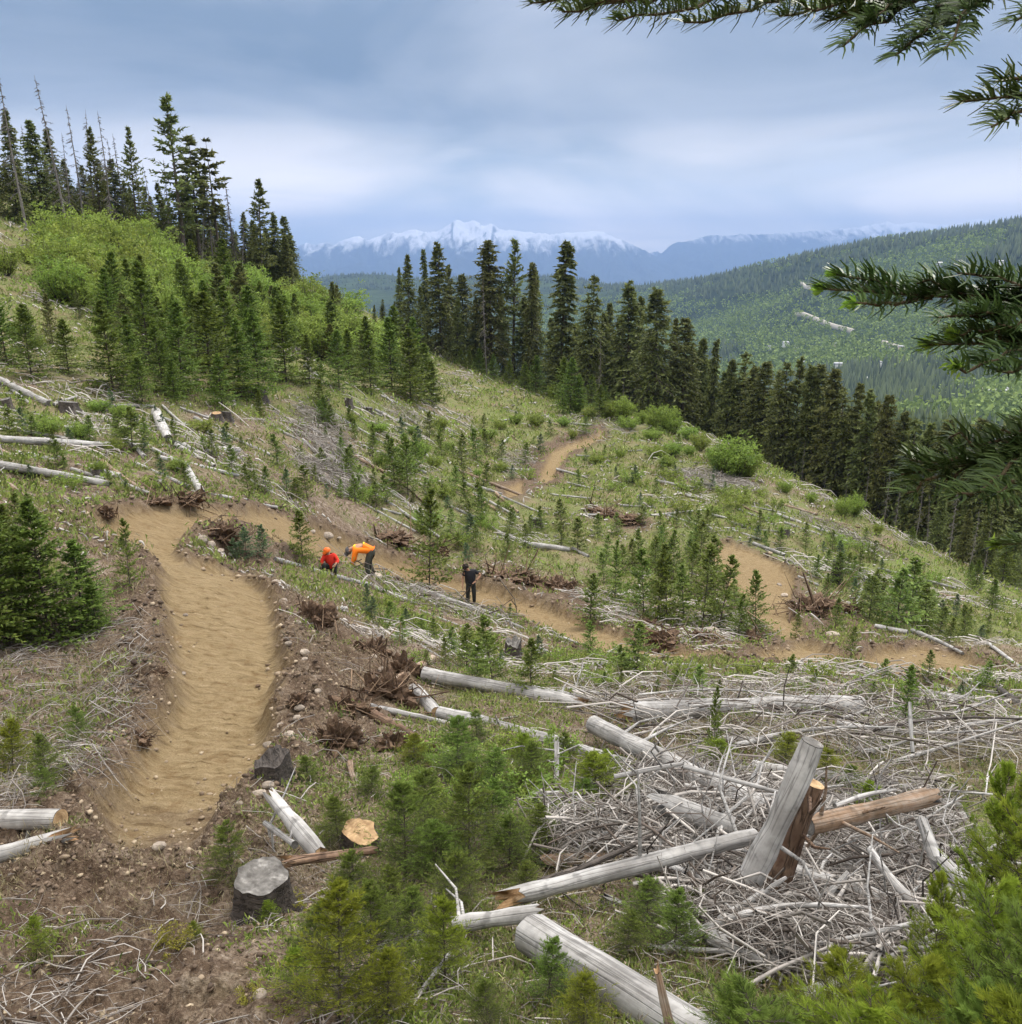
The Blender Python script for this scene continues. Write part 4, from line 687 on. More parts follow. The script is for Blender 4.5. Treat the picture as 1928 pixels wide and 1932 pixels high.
log(1716,1325,1722,1420,7,7,'upright pale pole','right of the long straight log',group=GF,d1=9.3,d2=9.0)
log(1050,1400,1048,1520,9,11,'upright mottled sapling pole','right of the bright bush',group=GF,d1=8.0,d2=7.6,stubs=6)
log(1160,1465,1290,1440,10,7,'lichened grey branch','above the brush pile',group=GF,d1=6.6,d2=6.4,stubs=5)
log(1290,1445,1490,1500,10,8,'knobbly grey branch','above the brush pile',group=GF,d1=6.3,d2=6.0,stubs=7)
log(1180,1560,1090,1600,10,8,'bleached curved branch','left end of the brush pile',group=GF,d1=6.0,d2=5.8,stubs=4,bend=.05)
log(1575,1520,1690,1490,11,6,'lichened arching branch','above the charred-ended log',group=GF,d1=5.6,d2=5.9,stubs=5,bend=.08)
log(1640,1600,1770,1740,15,20,'curved bleached root','at the right of the brush pile',group=GF,d1=5.1,d2=4.7,stubs=3,bend=.08)
log(1560,1690,1600,1645,12,8,'short bleached stick pointing up','in the brush pile',group=GF,d1=4.8,d2=4.85)
# left slope
for a in ((-40,846,450,864,14,13,'long straight grey log'),(-60,868,207,914,17,13,'thick pale log running off the left edge'),(-30,702,93,762,13,13,'grey log slanting down from the left edge'),(294,777,318,828,18,16,'short pale log standing on end'),(320,830,372,852,9,8,'thin grey log'),(348,876,381,930,15,15,'pale log pointing down to the trail bend'),
          (300,867,450,901,9,7,'slim grey log'),(255,876,357,921,7,7,'slim yellowish pole'),(357,927,468,943,4,3,'thin yellowish pole'),(135,885,197,904,8,7,'short grey log'),(231,912,282,931,8,7,'short pale log'),(102,765,147,750,6,5,'thin pale stick'),(417,942,522,963,7,6,'grey log above the berm'),(-10,744,45,747,6,5,'short grey log'),(129,828,210,843,5,4,'thin pale pole'),
          (306,765,345,800,5,4,'thin pale pole'),(345,800,400,815,5,4,'thin grey log'),(350,815,420,830,5,4,'thin grey log'),(0,830,40,860,8,7,'short pale log'),(390,855,460,872,7,5,'grey log'),(60,890,140,900,5,5,'thin grey pole')):
    log(*a, place='on the left slope', group=GL, stubs=int(rng.integers(0, 3)))
for a in ((519,1056,701,1106,9,9,'long thin pale log','in front of the crouching worker'),(701,1106,785,1138,8,7,'pale log','below the bending worker'),(751,1102,824,1144,8,8,'pale log','below the bending worker'),(773,1105,955,1167,12,10,'long grey log','in front of the dark-clothed worker'),(955,1172,997,1190,7,6,'pale log','right of the dark-clothed worker'),(824,1145,900,1170,5,4,'thin pale log','in front of the dark-clothed worker'),(790,1150,880,1185,4,3,'thin pale pole','in front of the dark-clothed worker'),(576,690,602,712,9,8,'grey log','among firs on the left slope'),(560,702,592,712,6,5,'pale log','among firs on the left slope'),
          (705,727,741,760,5,4,'pale log','on the middle slope'),(790,770,840,792,5,4,'pale log','on the middle slope'),(720,961,756,970,6,5,'pale log','above the workers'),(870,688,960,706,3,3,'thin pale log','at the top of the clearing'),(880,724,905,735,3,3,'pale log','at the top of the clearing'),(954,884,1005,886,4,3,'pale log','beside the upper trail'),(1059,798,1118,802,5,4,'pale log','near the top of the upper trail'),(942,934,1016,966,4,4,'thin pale pole','below the upper trail'),(950,865,975,878,4,3,'pale log','beside the upper trail'),(990,1027,1074,1037,12,9,'thick short grey log','on the middle slope'),(940,1005,1000,1028,9,9,'pale log with root end','on the middle slope'),(1080,1035,1110,1050,7,6,'pale log','on the middle slope'),(1070,910,1130,925,3,3,'thin pale pole','on the far slope'),
          (1466,971,1564,1006,6,5,'long pale log','on the right slope'),(1570,1010,1600,1024,7,6,'pale log','on the right slope'),(1390,960,1450,985,4,4,'thin pale log','on the right slope'),(1630,1032,1666,1054,4,4,'thin pale pole','on the right slope'),(1632,1090,1683,1132,8,7,'pale log slanting down','by the charred stump'),(1651,1181,1712,1193,9,9,'pale log with sawn end','above the lower right trail'),(1721,1190,1816,1233,9,7,'long grey log','above the lower right trail'),(1746,1170,1786,1196,4,4,'thin pale pole','above the lower right trail'),(1626,1108,1612,1158,6,6,'dark stick leaning up','by the charred stump'),(1505,1088,1545,1105,5,4,'pale log','on the right slope'),(1380,1000,1440,1020,4,4,'thin pale log','on the right slope'),(1330,990,1345,1000,6,5,'pale log','on the right slope'),(1240,895,1262,912,4,4,'pale pole','on the far slope'),(1290,900,1400,912,4,3,'thin grey pole','on the far slope'),(1285,888,1350,905,4,3,'thin grey pole','on the far slope'),(1310,910,1380,920,4,3,'thin grey pole','on the far slope'),
          (1180,1310,1205,1250,4,4,'pale leaning stick','behind the long straight log'),(1160,1230,1240,1290,6,4,'pale forked branch','behind the long straight log'),(1050,1255,1110,1290,9,6,'mottled grey log','behind the sapling row'),(1000,1215,1060,1240,7,5,'pale log','right of the sapling row'),(1010,1185,1090,1215,5,4,'thin pale pole','below the trail'),(1865,1215,1925,1260,7,7,'grey log','at the right edge')):
    log(*a[:7], a[7], group=GM, stubs=int(rng.integers(0, 3)))
def mid_logs(poly, n, gap, w0, w1, place):
    for x, y in scatter(poly, n, gap):
        p = cast(x, y, Hs); tr_, _ = masks(np.array([p[0]]), np.array([p[1]]))
        if tr_[0] > -.3: continue
        a = rng.normal()*.55+(.35 if x < 1000 else .45); dp_ = float(np.linalg.norm(p)); L = rnd(1.0, 4.2)*min(1, .12+dp_/45); dx = L/2*math.cos(a); dy = -L/2*math.sin(a)
        A = np.array([p[0]-dx, p[1]-dy, 0]); B = np.array([p[0]+dx, p[1]+dy, 0]); r = rnd(w0, w1)*min(1, .3+dp_/40)
        A[2] = float(Hs(A[0], A[1])[0])+r*.8; B[2] = float(Hs(B[0], B[1])[0])+r*.8
        make_log(A, B, r, r*rnd(.6, .9), 'grey_wood' if rng.random() < .8 else 'tan_wood', phrase=['thin bleached log', 'small grey log', 'short pale log'][int(rng.integers(3))], place=place, group=GM, stubs=int(rng.integers(0, 2)), broken=(rng.random() < .4, rng.random() < .4), sides=7)
mid_logs([(560,760),(840,720),(1000,780),(1000,930),(860,1000),(600,940)], 40, 20, .05, .12, 'on the middle slope')
mid_logs([(1000,780),(1200,790),(1420,900),(1650,1020),(1880,1160),(1700,1120),(1350,1020),(1080,980)], 40, 24, .05, .11, 'on the far right slope')
mid_logs([(0,730),(440,780),(520,900),(420,930),(0,930)], 22, 28, .05, .10, 'on the left slope')
mid_logs([(560,1110),(1000,1200),(1900,1270),(1900,1330),(1100,1330),(800,1240)], 26, 34, .03, .07, 'between the trail and the foreground slash')
for x, y in scatter([(1040,1600),(1150,1490),(1320,1460),(1600,1520),(1780,1500),(1850,1700),(1700,1880),(1480,1850),(1300,1740),(1120,1660)], 48, 32)+scatter([(1080,1300),(1900,1290),(1920,1430),(1500,1420),(1150,1390)], 22, 50):
    p = cast(x, y, Hs); dp_ = float(np.linalg.norm(p)); a = rnd(-.9, 1.1); L = rnd(.45, 1.25)*(1 if y > 1440 else 1.8); dr = np.array([math.cos(a), math.sin(a)*-.6, rnd(-.05, .30)]); A = p+UP*rnd(.06, .20)-dr*L/2; B = A+dr*L; A[2] = max(A[2], float(Hs(A[0], A[1])[0])+.02)
    make_log(A, B, rnd(.012, .036), rnd(.005, .012), 'grey_wood' if rng.random() < .75 else 'bark', ('', ''), stubs=int(rng.integers(4, 9)), name='dead_branch', phrase=['forked bleached dead branch', 'twisted grey dead branch', 'knobbly dead branch'][int(rng.integers(3))], place='in the brush pile' if y > 1440 else 'in the slash behind', group='dead branches in the slash', bend=.10, cat='branch', sides=6)
mid_logs([(1000,1440),(1700,1440),(1850,1600),(1700,1880),(1100,1700)], 26, 45, .07, .14, 'in the brush pile')
# stumps
def stump(px, py, w, h, phrase, place, topm='cut_grey', body='bark', tilt=.05, dep=None, jag=.0):
    p = cast(px, py, Hs) if dep is None else P3(px, py, dep); dp = p[1]*math.cos(PITCH)-p[2]*math.sin(PITCH); r = w/2/FOC*dp; hh = h/FOC*dp
    n = 30; rows = [(-.4, 1.5), (0, 1.32), (.25, 1.1), (.6, 1.0), (1, .97)]; lob = 1+.05*np.sin(np.arange(n)*2*math.pi/n*5+rnd(0, 6))+.05*rng.normal(size=n); th = np.arange(n)*2*math.pi/n
    topz = hh*(1+tilt*2*np.cos(th+rnd(0, 6)))+jag*hh*(vn(np.cos(th)*2.5+px, np.sin(th)*2.5, 5)*1.4-.4+.25*rng.random(n))
    V = np.stack([np.stack([r*k*lob**(1.8-z_ if z_ < 1 else 1)*np.cos(th), r*k*lob**(1.8-z_ if z_ < 1 else 1)*np.sin(th), topz*z_ if z_ > 0 else np.full(n, r*z_)], 1) for z_, k in rows])
    K = len(rows); k, j = np.meshgrid(np.arange(K-1), np.arange(n), indexing='ij'); j2 = (j+1) % n; F = np.stack([k*n+j, k*n+j2, (k+1)*n+j2, (k+1)*n+j], -1).reshape(-1, 4)
    o = link('tree_stump', None); o.location = (p[0], p[1], p[2]-.02); o.rotation_euler = (rnd(-.05, .05), rnd(-.05, .05), rnd(0, 6))
    V = V.reshape(-1, 3); MB().add(V, F, .5).build('bark', M[body], o, False); ring = V[-n:].copy(); c = ring.mean(0)-np.array([0, 0, hh*.06+jag*hh*.5]); mid = c+(ring-c)*.6; mid[:, 2] += rng.normal(size=n)*r*.03; ring[:, :2] *= .985; ring[:, 2] += .002
    eb = MB(); eb.add(np.vstack([ring, mid, c[None]]), [(a, (a+1) % n, n+(a+1) % n, n+a) for a in range(n)], .5); eb.add(np.vstack([ring, mid, c[None]]), [(n+a, n+(a+1) % n, 2*n) for a in range(n)], .5); eb.build('cut_top', M[topm], o)
    o['group'] = 'tree stumps'; return reg(o, phrase, 'stump', place)
stump(497,1712,100,78,'big charcoal-grey stump with flat pale top','beside the near trail foot',tilt=.03); stump(517,1470,70,42,'dark broken stump','on the right edge of the near trail',topm='bark',jag=.35,tilt=.04); stump(682,1600,66,44,'stump with bright tan sawn face','behind the green saplings','cut_pale',tilt=.12)
stump(1578,1098,19,34,'tall charred stump','on the right slope',topm='bark',jag=.4); stump(1652,1118,26,16,'low grey stump','on the right slope'); stump(492,756,22,24,'grey stump','below the young firs'); stump(429,792,18,16,'flat-topped grey stump','on the left slope'); stump(410,792,18,14,'low grey stump','on the left slope','cut_pale'); stump(183,902,16,17,'small upright grey stump','below the thick pale log')
stump(189,772,20,11,'flat grey stump','on the left slope'); stump(12,772,22,20,'wide grey stump','at the left edge'); stump(130,775,34,18,'wide grey stump with a stick on it','on the left slope'); stump(609,872,17,14,'small pale stump','on the middle slope'); stump(669,908,11,16,'small pale stump','on the middle slope'); stump(1012,993,20,16,'square grey stump','on the middle slope'); stump(864,855,10,8,'tiny pale stump','on the middle slope')
stump(658,768,14,14,'dark grey stump','on the upper middle slope',jag=.5); stump(615,772,14,16,'dark grey stump','on the upper middle slope',jag=.6); stump(697,778,12,10,'small grey stump','on the upper middle slope'); stump(1480,1010,16,12,'round grey stump','on the right slope'); stump(1560,1155,14,10,'small grey stump','on the right slope'); stump(300,920,26,14,'grey stump half hidden by poles','above the trail bend'); stump(968,1245,30,34,'weathered grey stump','among the sapling row',jag=.4); stump(1640,1500,70,30,'wide grey weathered stump','behind the charred-ended log','cut_grey',tilt=.2); stump(1050,975,10,9,'small grey stump','on the middle slope'); stump(905,1545,26,16,'dark little stump','among the green saplings')
# rocks
def rock(p, r, phrase='tan stone', place='', flat=.7):
    n = 2; import bmesh; bm = bmesh.new(); bmesh.ops.create_icosphere(bm, subdivisions=2, radius=1); s = rnd(0, 99)
    sc = np.array([rnd(.8, 1.3), rnd(.8, 1.2), flat*rnd(.7, 1.1)])*r
    for v in bm.verts: k = 1+.35*(vn(np.array([v.co.x*1.4+s]), np.array([v.co.y*1.4+v.co.z*1.1]), 3)[0]-.5)+.1*random.random(); v.co = Vector((v.co.x*k*sc[0], v.co.y*k*sc[1], v.co.z*k*sc[2]))
    me = bpy.data.meshes.new('rock'); bm.to_mesh(me); bm.free(); me.materials.append(M['rock']); o = link('rock', me); o.location = (p[0], p[1], p[2]+r*.25); o.rotation_euler = (0, 0, rnd(0, 6)); o['group'] = 'stones along the dirt trail'; return reg(o, phrase, 'rock', place)
for x, y, w in ((616,1005,22),(640,1012,10),(590,1000,10),(380,1012,24),(398,1022,20),(430,1012,16),(372,1030,14),(360,1022,10),(415,1035,14),(440,1035,10),(345,1035,10),(708,1082,24),(690,1085,14),(630,1092,10),(560,1170,18),(545,1210,14),(820,1090,8),(575,1225,16),(575,1240,12),(705,1235,14),(565,1330,18),(560,1350,16),(545,1380,20),(575,1395,14),(530,1365,14),(505,1400,18),(525,1420,16),(505,1475,20),(488,1490,22),(470,1480,10),(452,1512,12),(600,1300,12),(640,1270,10),(300,1590,24),(1390,1205,12),(1300,1185,16),(1345,1185,30),(1080,1090,10),(1060,1080,8),(1150,1000,9),(1120,990,8),(1470,1100,10),(1480,1120,12),(1570,1190,22),(1590,1180,16),(720,1258,12),(345,1268,10),(350,1158,8),(615,1930,26),(1200,1920,30),(1150,1900,24),(490,1870,24),(620,1880,22),(820,1100,10),(865,1125,8),(1030,1180,8),(580,1015,8),(560,995,8),(520,1095,12),(495,1085,10),(535,1130,16)):
    p = cast(x, y+w*.4, Hs); dp = p[1]*math.cos(PITCH)-p[2]*math.sin(PITCH); rock(p, w/2/FOC*dp, 'pale rounded stone' if w > 17 else 'small tan stone', spl(x, y))
# roots and torn soil
def rootmass(px, py, w, h, n, phrase, place, dep=None):
    p = cast(px, py, Hs); dp = p[1]*math.cos(PITCH)-p[2]*math.sin(PITCH); r = w/2/FOC*dp; hh = h/FOC*dp; o = link('root_mass', None); o.location = (p[0], p[1], p[2]); import bmesh
    bm = bmesh.new(); bmesh.ops.create_icosphere(bm, subdivisions=4, radius=1); s = rnd(0, 90)
    for v in bm.verts:
        c = v.co; k = .45+.8*(vn(np.array([c.x*2+s]), np.array([c.y*2+c.z*1.7]), 3)[0]-.3)+.75*(vn(np.array([c.x*7+s]), np.array([c.y*7+c.z*6]), 4)[0]-.5); v.co = Vector((c.x*k*r, c.y*k*r, c.z*k*hh))
    me = bpy.data.meshes.new('soil_clump'); bm.to_mesh(me); bm.free(); me.materials.append(M['clodbig']); link('soil_clump', me, o)
    a = rng.uniform(0, 6.28, n); e = rng.uniform(-.2, .75, n); d = np.stack([np.cos(a)*np.cos(e), np.sin(a)*np.cos(e), np.sin(e)*hh/r], 1); B = d*np.array([r, r, r])*.45; L = r*rng.uniform(.3, 1.0, n)
    P = np.stack([B, B+(d+rng.normal(size=(n, 3))*.3)*L[:, None]*.35, B+(d+rng.normal(size=(n, 3))*.8)*L[:, None]*.6, B+(d*.5+rng.normal(size=(n, 3))*.9)*L[:, None]*.9], 1); rr = r*rng.uniform(.008, .045, n)
    v, q = tubes(P, rr[:, None]*np.array([[1.3, 1, .7, .25]]), 5); b = MB().add(v, q, np.repeat(rng.uniform(0, .75, n)**1.5, 20)).build('roots', M['root'], o, True); b['kind'] = 'stuff'; o['group'] = 'torn-up roots along the trail'; return reg(o, phrase, 'roots', place)
M['clodbig'] = mat('dark_root_soil', lambda nt, out: (lambda g: (lambda a: g.pbsdf(out, g.ramp(a, [(.3, (.04, .024, .016)), (.55, (.15, .098, .064)), (.75, (.29, .21, .145))]), .95, a, .9, .05))(g.noise(g.n('TexCoord').outputs['Object'], 9, 6, .7)))(G(nt)))
for x, y, w, h, n in ((735,1300,130,80,60),(640,1390,90,50,40),(600,1165,90,40,36),(760,1260,70,50,30),(585,1160,50,40,20),(420,1005,80,34,40),(345,938,100,22,44),(300,945,60,14,30),(200,965,60,16,26),(700,1225,80,40,26),(660,1330,100,40,34),(960,1085,100,20,30),(1050,1105,90,24,36),(1000,1095,60,18,24),(1250,1205,90,30,34),(1330,1200,60,18,24),(1420,1205,70,18,26),(1530,1145,110,34,46),(1600,1150,70,30,34),(740,1015,90,18,34),(820,1035,70,20,36),(1130,965,80,14,24),(1190,980,60,14,20),(560,1320,50,24,16),(265,1390,60,20,24),(300,1270,40,16,22),(740,1400,80,40,30),(1220,1180,60,24,24)):
    rootmass(x, y+h*.2, w, h, n, 'brown torn-up roots and soil' if w > 75 else 'small brown clump of roots and soil', spl(x, y))
# ---- uncountable litter: twigs, herbs, dry grass, stones, clods
def polar(n, r0, r1, a0=-34, a1=34):
    if r1 <= 16 and a0 == -34 and a1 == 34: n = int(n*1.25); a0, a1 = -46, 42
    r = np.exp(rng.uniform(math.log(r0), math.log(r1), n)); a = np.radians(rng.uniform(a0, a1, n)); return r*np.sin(a), r*np.cos(a), r
def wp(poly): return np.array([cast(*p)[:2] for p in poly])
def in_w(poly, x, y): return sdf(wp(poly), x, y, .1) > 0
def sticks(name, x, y, L, rad, lift, kind='stick', tint=None, flat=.35, amain=None):
    n = len(x); z = H(x, y); a = rng.uniform(0, 6.28, n) if amain is None else amain+rng.normal(size=n)*.6; e = rng.normal(size=n)*flat
    d = np.stack([np.cos(a)*np.cos(e), np.sin(a)*np.cos(e), np.sin(e)], 1); c = np.stack([x, y, z+lift*rng.random(n)+rad], 1)
    d[:, 2] += (Hs(x+d[:, 0]*.3, y+d[:, 1]*.3)-Hs(x, y))/.3
    k = rng.normal(size=(n, 3))*.22*L[:, None]; P = np.stack([c-d*L[:, None]*.5, c-d*L[:, None]*.15+k*.5, c+d*L[:, None]*.2+k*.55, c+d*L[:, None]*.5+k*.1], 1)
    v, q = tubes(P, rad[:, None]*np.array([[1, .9, .65, .3]]), 3); t = rng.uniform(0, 1, n) if tint is None else tint
    o = MB().add(v, q, np.repeat(t, 12)).build(name, M[kind], None, True); o['kind'] = 'stuff'; return o
def pick(n, poly, r0, r1, a0=-34, a1=34):
    x, y, r = polar(n, r0, r1, a0, a1); m = in_w(poly, x, y); return x[m], y[m], r[m]
x, y, r = pick(25000, [(1010,1560),(1120,1480),(1300,1450),(1560,1500),(1760,1480),(1850,1640),(1800,1800),(1720,1900),(1450,1860),(1330,1790),(1200,1640),(1040,1640)], 3, 9, -5, 32)
n = len(x); L = rng.uniform(.10, .70, n)*(.4+rng.random(n)); sticks('brush_pile_twigs', x, y, L, .0015+.012*rng.random(n)**4, .22, tint=rng.random(n)**1.1, flat=.4)
x, y, r = pick(7000, [(1080,1300),(1928,1290),(1960,1450),(1500,1430),(1150,1400)], 6, 14); n = len(x); sticks('slash_twigs', x, y, rng.uniform(.2, 1.5, n), .0035+.012*rng.random(n)**4, .14, flat=.25)
x, y, r = polar(9000, 2.4, 16); tr_, dt_ = masks(x, y); m = (tr_ < -.15) & (vn(x*.9, y*.9, 8)+.25*(dt_ < -.2) > .45); x, y, r = x[m], y[m], r[m]; n = len(x); sticks('scattered_twigs', x, y, rng.uniform(.06, .5, n)*(.5+r*.06), .0012+.0045*rng.random(n)**3, .025, flat=.2, tint=rng.uniform(0, 1, n))
x, y, r = pick(6500, [(-100,1180),(230,1170),(300,1240),(270,1380),(200,1500),(-100,1600)], 4, 14, -36, -14); n = len(x); sticks('left_bank_twigs', x, y, rng.uniform(.08, .6, n), .0018+.005*rng.random(n)**3, .05, flat=.2, tint=rng.uniform(.1, .9, n))
x, y, r = polar(30000, 14, 150); tr_, dt_ = masks(x, y); m = (tr_ < -.3) & (vn(x*.16, y*.16, 18)+.6*vn(x*.6, y*.6, 28) > .98); x, y, r = x[m], y[m], r[m]; n = len(x); sticks('bleached_slash', x, y, rng.uniform(.3, 1.8, n)*(.5+r*.012), .008+.0007*r*rng.random(n), .12, flat=.15, tint=rng.uniform(.3, 1, n), amain=-.4)
for poly, cnt in (([(560,770),(640,790),(650,850),(600,860),(550,820)], 700),([(545,860),(640,850),(700,920),(660,940),(590,900)], 900),([(1240,890),(1330,885),(1400,905),(1450,935),(1330,925)], 900),([(1060,785),(1190,790),(1200,820),(1090,830)], 400),([(1480,960),(1640,1020),(1690,1060),(1560,1010)], 350),([(940,860),(1000,850),(1010,880),(960,900)], 260),([(740,770),(830,800),(800,810),(720,780)],260),([(640,1060),(780,1090),(960,1150),(1000,1200),(820,1160),(640,1090)],380)):
    w = wp(poly); lo, hi = w.min(0), w.max(0); x = rng.uniform(lo[0], hi[0], cnt*3); y = rng.uniform(lo[1], hi[1], cnt*3); m = sdf(w, x, y, .1) > 0; x, y = x[m][:cnt], y[m][:cnt]; n = len(x); sticks('grey_slash_heap', x, y, rng.uniform(.4, 2., n), .008+.018*rng.random(n)**2, .22, flat=.25, tint=rng.uniform(0, .95, n))
def tufts(name, x, y, r, h, mat_, blades, wide, spread=.8, tint=(0, 1), up=.9):
    n = len(x); z = H(x, y); I = np.repeat(np.arange(n), blades); N_ = len(I); P = np.stack([x, y, z], 1)[I]+rng.normal(size=(N_, 3))*np.array([1, 1, .2])*(h[I]*spread*.6)[:, None]; P[:, 2] += .0
    D = unit(rng.normal(size=(N_, 3))*.6+UP*up); L_ = (h[I]*rng.uniform(.5, 1.25, N_))[:, None]; W_ = (h[I]*wide*rng.uniform(.6, 1.4, N_))[:, None]; Sd = unit(np.cross(D, rng.normal(size=(N_, 3)))); v = np.stack([P, P+D*L_*.7+Sd*W_*.6, P+D*L_-Sd*W_*.4], 1).reshape(-1, 3); q = np.arange(N_*3).reshape(-1, 3); t = np.clip(rng.uniform(*tint, n)[I]+.2*rng.normal(size=N_), 0, 1)
    o = MB().add(v, q, np.repeat(t, 3)).build(name, M[mat_]); o['kind'] = 'stuff'
def veg(n, r0, r1, thr, sd, sc=.25):
    x, y, r = polar(n, r0, r1); tr_, dt_ = masks(x, y); m = (tr_ < -.12) & (vn(x*sc, y*sc, sd)+.5*vn(x*sc*4, y*sc*4, sd+1)-.25*ss(-.5, .3, dt_) > thr); return x[m], y[m], r[m]
x, y, r = veg(38000, 14, 170, .58, 40, .3); tufts('low_green_plants', x, y, r, .06+.0042*r*rng.uniform(.5, 1.3, len(r)), 'herb', 6, .32, 1.4)
x, y, r = veg(30000, 12, 160, .60, 50, .35); tufts('dry_grass', x, y, r, .07+.0036*r*rng.uniform(.5, 1.3, len(r)), 'dry', 5, .14, 1.3)
x, y, r = polar(9000, 14, 150); tr_, dt_ = masks(x, y); m = (tr_ < -.2) & (vn(x*.25, y*.25, 33) > .42); x, y, r = x[m], y[m], r[m]; n = len(x); sticks('bleached_wood_chips', x, y, (.05+.0042*r)*rng.uniform(.5, 1.8, n), (.010+.0009*r)*rng.uniform(.5, 1.3, n), .04, flat=.3, tint=rng.uniform(.45, 1, n))
x, y, r = veg(12000, 12, 150, .72, 55, .15); tufts('dark_ground_cover', x, y, r, .06+.0040*r*rng.uniform(.5, 1.3, len(r)), 'sap', 6, .35, 1.4)
x, y, r = veg(17000, 2.4, 14, .80, 60, .7); tufts('foreground_herbs', x, y, r, .03+.0045*r*rng.uniform(.4, 1.2, len(r)), 'herb', 7, .30, 1.2)
x, y, r = veg(11000, 2.4, 14, .78, 64, .6); tufts('foreground_moss_and_greens', x, y, r, .025+.0045*r*rng.uniform(.4, 1.3, len(r)), 'sap', 8, .25, 1.2)
x, y, r = veg(15000, 2.4, 14, .70, 70, .8); tufts('foreground_dry_grass', x, y, r, .05+.006*r*rng.uniform(.4, 1.5, len(r)), 'dry', 6, .045, .9)
x, y, r = veg(20000, 2.4, 14, .45, 74, 1.2); tufts('foreground_litter', x, y, r, .018+.0022*r*rng.uniform(.4, 1.5, len(r)), 'litter', 5, .5, 2.4, up=.1)
ICO = None
def pebbles(name, x, y, rad, mat_):
    t = (1+5**.5)/2; V = unit(np.array([(-1,t,0),(1,t,0),(-1,-t,0),(1,-t,0),(0,-1,t),(0,1,t),(0,-1,-t),(0,1,-t),(t,0,-1),(t,0,1),(-t,0,-1),(-t,0,1)], float)); F = np.array([(0,11,5),(0,5,1),(0,1,7),(0,7,10),(0,10,11),(1,5,9),(5,11,4),(11,10,2),(10,7,6),(7,1,8),(3,9,4),(3,4,2),(3,2,6),(3,6,8),(3,8,9),(4,9,5),(2,4,11),(6,2,10),(8,6,7),(9,8,1)])
    n = len(x); z = H(x, y); v = V[None]*rng.uniform(.6, 1.2, (n, 12, 1))*rad[:, None, None]*np.stack([rng.uniform(.7, 1.4, n), rng.uniform(.7, 1.4, n), rng.uniform(.5, .9, n)], 1)[:, None]+np.stack([x, y, z+rad*.2], 1)[:, None]
    o = MB().add(v.reshape(-1, 3), (F[None]+np.arange(n)[:, None, None]*12).reshape(-1, 3), np.repeat(rng.uniform(0, 1, n), 12)).build(name, M[mat_]); o['kind'] = 'stuff'
x, y, r = polar(52000, 3, 50); tr_, dt_ = masks(x, y); m = ((dt_ > -.1) & (rng.random(len(x)) < .15)) | ((tr_ < -.02) & (tr_ > -.6) & (rng.random(len(x)) < .6)) | ((tr_ > 0) & (rng.random(len(x)) < .004)); x, y, r = x[m], y[m], r[m]
k = (rng.random(len(x)) < .15) | (tr_[m] > -.05); pebbles('trail_gravel', x[k], y[k], (.004+.0016*r[k])*rng.uniform(.5, 1.8, k.sum()), 'gravel'); pebbles('soil_clods', x[~k], y[~k], (.004+.0016*r[~k])*rng.uniform(.5, 1.9, (~k).sum()), 'clod')
